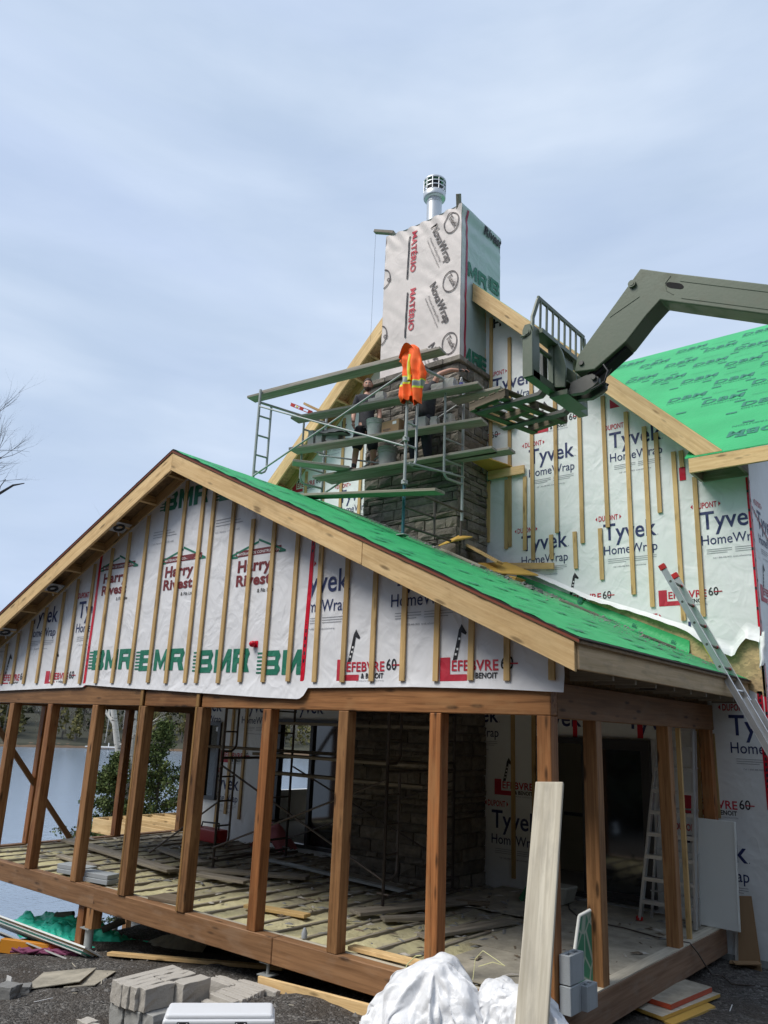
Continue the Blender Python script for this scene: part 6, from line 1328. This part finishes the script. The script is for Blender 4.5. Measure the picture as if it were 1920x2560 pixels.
def tarp(u_, v_):
    x = -9.6+2.7*u_; y = .55+1.0*v_; return (x, y-.25, -1.0+.17*math.sin(u_*3.0+.3)*math.sin(v_*3.1)+.10*nz3(u_*6, v_*4)+.10*abs(nz3(u_*13, v_*9, 3))+.04*abs(nz3(u_*29, v_*20, 5)))
m = MB(); m.grid(tarp, 110, 50); tag(m.build('tarp', 'tarp_teal'), 'crumpled teal tarp lying beyond the stub post under the porch', 'tarp')
def mud(u_, v_):
    x = -7.2+1.5*u_; y = .9+.8*v_; return (x, y, -.99+.42*math.sin(u_*1.7)**.8*math.sin(v_*3.1)*.9+.05*nz3(u_*7, v_*6)+.02*nz3(u_*20, v_*15))
m = MB(); m.grid(mud, 50, 26); m.build('dirt_heap', 'dirty_ply', kind='structure')
for i, (a, b) in enumerate((((-8.9, .8, -.80), (-8.65, .95, -.76)), ((-7.62, .80, -.78), (-7.45, 1.05, -.66)))):
    m = MB(); m.tube([a, b], .05, 8); tag(m.build('log', 'bark_grey'), ('short dark log on the left end of the teal tarp', 'short grey log on the right end of the teal tarp')[i], 'log')
# pavers on the porch floor
for i, (x, y, z, lb) in enumerate(((-7.05, .26, .0, 'bottom grey paver of the pair on the sill edge right of the post'), (-7.07, .27, .062, 'top grey paver of the pair on the sill edge right of the post'), (-7.72, .33, .0, 'bottom grey paver half hidden by the post'), (-7.74, .34, .062, 'top grey paver half hidden by the post'))):
    m = MB(); r_ = R(10); d = Vector((math.cos(r_), math.sin(r_), 0)); c = Vector((x, y, z+.030)); m.beam(c-d*.29, c+d*.29, .22, .058); tag(m.build('paver', 'paver_blue', bevel=.005), lb, 'paver', 'grey pavers on the porch floor')
# loose planks on the porch floor
for i, (a, b, w_, z, lb, mt) in enumerate((((-10.6, 1.85), (-6.9, 1.40), .24, .035, 'long grey plank lying diagonally over the insulation at the left', 'grey_board'), ((-7.3, 1.32), (-6.75, 1.28), .2, .075, 'short grey plank on the end of the long diagonal one', 'grey_board'), ((-5.7, .25), (-5.2, .33), .3, .02, 'square brown board by the front sill between two posts', 'pallet_wood'), ((-6.5, 1.52), (-5.55, 1.66), .2, .05, 'short plank beside the left foot of the inner scaffold', 'grey_board'), ((-6.75, 3.2), (-3.6, 2.85), .10, .05, 'long grey bar lying across the floor inside the porch', 'galvanised'),
        ((-6.9, 1.75), (-5.3, 2.6), .24, .04, 'dirty plank under the dark scaffold', 'grey_board'), ((-3.35, 1.40), (-2.75, 3.3), .26, .045, 'thick dark plank under the right scaffold foot', 'grey_board'), ((-3.0, 1.5), (-2.6, 2.1), .16, .02, 'small dark board next to the thick plank by the scaffold foot', 'grey_board'), ((-2.9, 2.9), (-2.5, 3.1), .1, .05, 'short dark block of wood behind the scaffold foot', 'pallet_wood'), ((-2.4, .25), (-1.4, .28), .12, .03, 'pale board lying along the inside of the front sill', 'new_lumber'), ((-4.6, .8), (-3.7, .95), .14, .01, 'brown lath lying on the yellow insulation', 'batten_lumber'),
        ((-8.9, 2.6), (-7.2, 2.2), .2, .03, 'dark plank lying left of the inner scaffold', 'grey_board'), ((-5.2, 3.3), (-4.0, 3.1), .22, .03, 'dirty board lying in front of the chimney', 'grey_board'), ((-2.2, 1.2), (-1.9, 2.6), .18, .016, 'dirty board lying on the insulation near the plywood', 'grey_board'), ((-9.2, .9), (-8.0, .8), .12, .02, 'brown lath near the left front posts', 'grey_board'))):
    m = MB(); m.beam((*a, z), (*b, z+.005), w_, .04); tag(m.build('loose_plank', mt, bevel=.004), lb, 'plank', 'loose planks on the porch floor')
m = MB(); rr4 = random.Random(12)
for i in range(1500):
    x, y = rr4.uniform(-10.7, -.2), rr4.uniform(.25, 4.5)
    if rr4.random() > .25+.2*y: continue
    s_ = rr4.uniform(.008, .04); a = rr4.uniform(0, 6.28); z = .0+rr4.uniform(-.02, .02); L_ = s_*rr4.uniform(1, 3.2); ca_, sa = math.cos(a), math.sin(a)
    P4 = [(x+ca_*L_*p-sa*s_*q, y+sa*L_*p+ca_*s_*q, z) for p, q in ((-1, -.5), (1, -.4), (.8, .5), (-.9, .6))]; m.add(P4+[(x, y, z+s_*.5)], [(0, 1, 4), (1, 2, 4), (2, 3, 4), (3, 0, 4)], rr4.choice((0, 0, 1, 2)))
m.build('floor_debris', ['concrete_dark', 'cut_stone', 'pallet_wood'], kind='stuff', label='mortar crumbs and wood chips scattered on the porch floor')
tb = thing('toolbox', (-9.1, 3.9, .02), 'dark red toolbox with a carrying bar on the porch floor by the wall', 'toolbox')
m = MB(); m.beam((-9.5, 3.9, .14), (-8.75, 3.85, .14), .3, .22); m.build('case', 'red_plastic', tb, bevel=.015); m = MB(); m.tube([(-9.4, 3.9, .25), (-9.38, 3.9, .34), (-8.85, 3.86, .36), (-8.85, 3.86, .25)], .015, 8); m.build('handle', 'black_rubber', tb)
m = MB(); m.grid(lambda u_, v_: (-8.15+.8*u_, 4.0+.45*v_, .03+.42*math.sin(u_*3.1)*math.sin(v_*2.4+.35)+.08*nz3(u_*5, v_*5)), 30, 16); tag(m.build('insulation_roll', 'pink_insulation'), 'heap of pink insulation in front of the dark window', 'insulation')
tb = thing('mixing_tub', (-2.2, 4.0, .01), 'pale mixing tub with green tools beside the glass door', 'tub')
m = MB(); m.prism([(-2.30, 3.95, .012), (-1.90, 3.95, .012), (-1.80, 3.90, .24), (-2.38, 3.90, .24)], (0, .34, 0)); m.build('tub_shell', 'tub_grey', tb, bevel=.02); m = MB(); m.beam((-2.45, 3.85, .02), (-2.30, 3.86, .26), .14, .06); m.build('trowel_case', 'green_tub', tb, bevel=.01)
m = MB(); m.lathe((-.85, 3.95, .012), [(0, 0), (.04, 0), (.045, .03), (.03, .05), (0, .05)], 12); tag(m.build('tape_roll', 'red_plastic'), 'small red tape roll at the foot of the step ladder', 'tape roll')
m = MB(); m.lathe((-3.02, .20, .01), [(0, 0), (.03, 0), (.032, .05), (.02, .08), (.012, .10), (0, .10)], 10); tag(m.build('crushed_bottle', 'paver_blue'), 'small crushed bottle on the front sill beside a post', 'bottle')
# new deck frame beyond the porch
df = thing('deck_frame', (-13.5, 5.5, -.4), 'new pale lumber deck frame with open joists beyond the porch floor', 'deck frame')
o_ = Vector((-13.62, 4.25, 0)); e1 = Vector((3.0, .05, 0)); e2 = Vector((0, 2.3, 0))
for a, b in ((o_, o_+e1), (o_+e2, o_+e1+e2), (o_, o_+e2), (o_+e1, o_+e1+e2)):
    m = MB(); m.beam(a+Vector((0, 0, -.16)), b+Vector((0, 0, -.16)), .04, .30); m.build('rim_joist', 'new_lumber', df, bevel=.003)
for k in range(1, 6):
    m = MB(); a = o_+e2*(k/6); m.beam(a+Vector((.03, 0, -.14)), a+e1+Vector((-.03, 0, -.14)), .04, .24); m.build('joist', 'new_lumber', df)
for k in (.02, .98):
    m = MB(); a = o_+e1*k+e2*.5; m.box(a.x-.07, a.x+.07, a.y-.07, a.y+.07, -3.3, -.3); m.build('deck_leg', 'treated_post', df)

# ------------------------------------------------------------------ pebbles
m = MB(); rr5 = random.Random(4)
for i in range(5200):
    x = rr5.uniform(-8.2, 1.6); y = rr5.uniform(-2.9, 1.0) if rr5.random() < .8 else rr5.uniform(1, 4.6)
    if y > .2 and x < -.1: continue
    s_ = .006+.016*rr5.random()**2.5+(rr5.uniform(.012, .035) if rr5.random() < .03 else 0); z = gz(x, y)+s_*.1; a = rr5.uniform(0, 6.28); k = rr5.uniform(.6, 1)
    ring = [(x+s_*math.cos(a+q*1.2566)*rr5.uniform(.7, 1.2), y+s_*k*math.sin(a+q*1.2566)*rr5.uniform(.7, 1.2), z) for q in range(5)]
    m.add(ring+[(x+s_*.2, y, z+s_*rr5.uniform(.5, .9)), (x-s_*.3, y+s_*.2, z+s_*rr5.uniform(.4, .8))], [(0, 1, 5), (1, 2, 5), (2, 6, 5), (2, 3, 6), (3, 4, 6), (4, 0, 6), (0, 5, 6)], 0)
m.build('gravel', 'pebble', kind='stuff', label='loose dark gravel and stone chips over the yard')
m = MB()
for i in range(150):
    x, y = rr5.uniform(-6.5, 1.2), rr5.uniform(-2.4, 3.5)
    if y > -.1 and x < .1: continue
    a = rr5.uniform(0, 3.14); L_ = rr5.uniform(.02, .10); z = gz(x, y)+.012; m.beam((x-L_*math.cos(a), y-L_*math.sin(a), z), (x+L_*math.cos(a), y+L_*math.sin(a), z+rr5.uniform(0, .02)), .008, .004, mi=rr5.choice((0, 0, 1)))
m.build('wood_chips', ['pale_plank', 'white_plastic'], kind='stuff', label='pale splinters and paper scraps on the gravel')

# ------------------------------------------------------------------ trees near the house
def limb(mb, p, d, ln, r, rng, depth, mi=0, droop=0.0, tips=None):
    pts = [Vector(p)]; rs = [r]; d = Vector(d).normalized(); n_ = 5
    for i in range(n_):
        d = (d+Vector((rng.uniform(-1, 1), rng.uniform(-1, 1), rng.uniform(-.7, 1)-droop))*.16).normalized(); pts.append(pts[-1]+d*ln/n_); rs.append(r*(1-.7*(i+1)/n_))
    mb.tube(pts, rs, 5 if r < .03 else 8, mi, cap=False)
    if tips is not None: tips.append(pts[-1])
    if depth:
        for k in range(rng.randint(3, 5)):
            q = rng.randint(1, n_); dd = (d+Vector((rng.uniform(-1, 1), rng.uniform(-1, 1), rng.uniform(-.3, .9)))*.85).normalized()
            limb(mb, pts[q], dd, ln*rng.uniform(.45, .7), rs[q]*.62, rng, depth-1, mi, droop, tips)
rg = random.Random(8)
bt = thing('bare_tree', (-22.6, 2.7, -3.2), 'bare tree with dark twigs poking in at the left edge of the sky', 'tree')
m = MB(); m.tube([(-22.6, 2.7, -3.4), (-22.5, 2.75, 2), (-22.55, 2.8, 6), (-22.4, 2.85, 10.2)], [.26, .2, .15, .08], 10); m.build('trunk', 'bark_grey', bt)
m = MB()
for a, d, ln in (((-22.45, 2.8, 9.0), (.75, .75, .9), 2.1), ((-22.4, 2.85, 9.6), (.6, .7, 1.0), 2.2), ((-22.4, 2.85, 9.9), (.3, .5, 1.2), 1.9), ((-22.4, 2.85, 10), (-.5, .2, 1), 2.0), ((-22.5, 2.8, 7.2), (-.8, -.3, .8), 2.4), ((-22.55, 2.8, 6.6), (.5, -.9, .7), 2.0), ((-22.45, 2.8, 9.2), (.8, 1.0, .25), 2.0), ((-22.45, 2.8, 8.9), (.7, .95, .1), 1.9)): limb(m, a, d, ln, .05, rg, 3)
m.tube([(-22.5, 2.8, 7.0), (-21.9, 3.5, 7.9), (-21.3, 4.15, 8.7), (-20.95, 4.55, 9.15), (-20.75, 4.8, 9.25)], [.07, .06, .05, .035, .015], 7); m.tube([(-21.2, 4.25, 8.85), (-21.25, 4.3, 9.1), (-21.2, 4.4, 9.35)], .014, 5)
m.build('crown', 'twig_dark', bt)
# birch with two stems, cedars round it
bi = thing('birch_tree', (-14.5, 6.0, -2.6), 'white birch with two leaning stems rising out of the dark cedars beyond the porch', 'tree')
m = MB(); m.tube([(-14.3, 6.15, -2.7), (-14.5, 5.95, -.6), (-14.70, 5.72, .5), (-14.86, 5.56, 1.2), (-14.95, 5.48, 1.6), (-15.07, 5.31, 2.5), (-15.15, 5.2, 4.0), (-15.1, 5.2, 7)], [.12, .11, .09, .082, .078, .07, .065, .04], 12); m.tube([(-14.4, 6.05, -2.7), (-14.6, 5.9, 0), (-14.74, 5.80, 1.4), (-14.77, 5.77, 2.5), (-14.6, 5.9, 4), (-14.4, 6.0, 6.5)], [.09, .08, .07, .06, .05, .03], 10)
m.build('trunk', 'birch_bark', bi)
m = MB()
for a, d, ln, r_ in (((-15.0, 5.4, 2.0), (-.8, -.5, .7), 1.6, .045), ((-14.76, 5.78, 2.0), (.5, .6, .8), 1.4, .035), ((-15.1, 5.25, 3.2), (-.3, .5, 1), 1.6, .04), ((-15.1, 5.2, 5), (.5, -.4, 1), 1.8, .04), ((-14.6, 5.9, 4), (.6, .3, 1), 1.6, .035), ((-14.9, 5.5, 1.5), (.8, .5, .5), 1.2, .03)): limb(m, a, d, ln, r_, rg, 2)
m.build('crown', 'birch_bark', bi)
def cedar(x, y, z0, h, rad, n_, label, sd_):
    r_ = random.Random(sd_); t_ = thing('cedar_tree', (x, y, z0), label, 'tree', 'cedars beyond the porch')
    m = MB(); m.tube([(x, y, z0-.2), (x+.03, y, z0+h*.5), (x, y, z0+h*.96)], [.07, .045, .012], 8); m.build('trunk', 'bark_grey', t_)
    m = MB(); tips_ = []
    for i in range(110):
        q = r_.random()**.95; th = r_.uniform(0, 6.28); L_ = rad*(1-q**1.6)*r_.uniform(.55, 1.1)+.08; d = Vector((math.cos(th), math.sin(th), r_.uniform(.05, .7))).normalized()
        p = Vector((x, y, z0+.10*h+q*h*.86)); e_ = p+d*L_; m.tube([p, (p+e_)/2+Vector((0, 0, -.02)), e_], .010, 4, 1); tips_.append((p, e_, d))
    for i in range(int(n_*1.9)):
        p, e_, d = r_.choice(tips_); q = r_.random()**.55; c = p+(e_-p)*q+Vector((r_.gauss(0, .07), r_.gauss(0, .07), r_.gauss(0, .06)))
        leafquad(m, c, .07, 0, r_)
    m.build('crown', ['cedar_leaf', 'bark_grey'], t_)
cedar(-14.75, 5.45, -2.0, 3.4, 1.35, 8000, 'dense dark cedar in front of the left birch stem', 1)
cedar(-14.25, 6.35, -2.6, 4.9, 1.35, 7500, 'taller dark cedar right of the birch stems', 2)
cedar(-13.3, 7.2, -2.3, 4.2, 1.1, 5200, 'cedar half hidden behind the last side post', 3)
cedar(-15.3, 6.3, -3.0, 3.3, .8, 2600, 'small cedar behind the birch', 4)
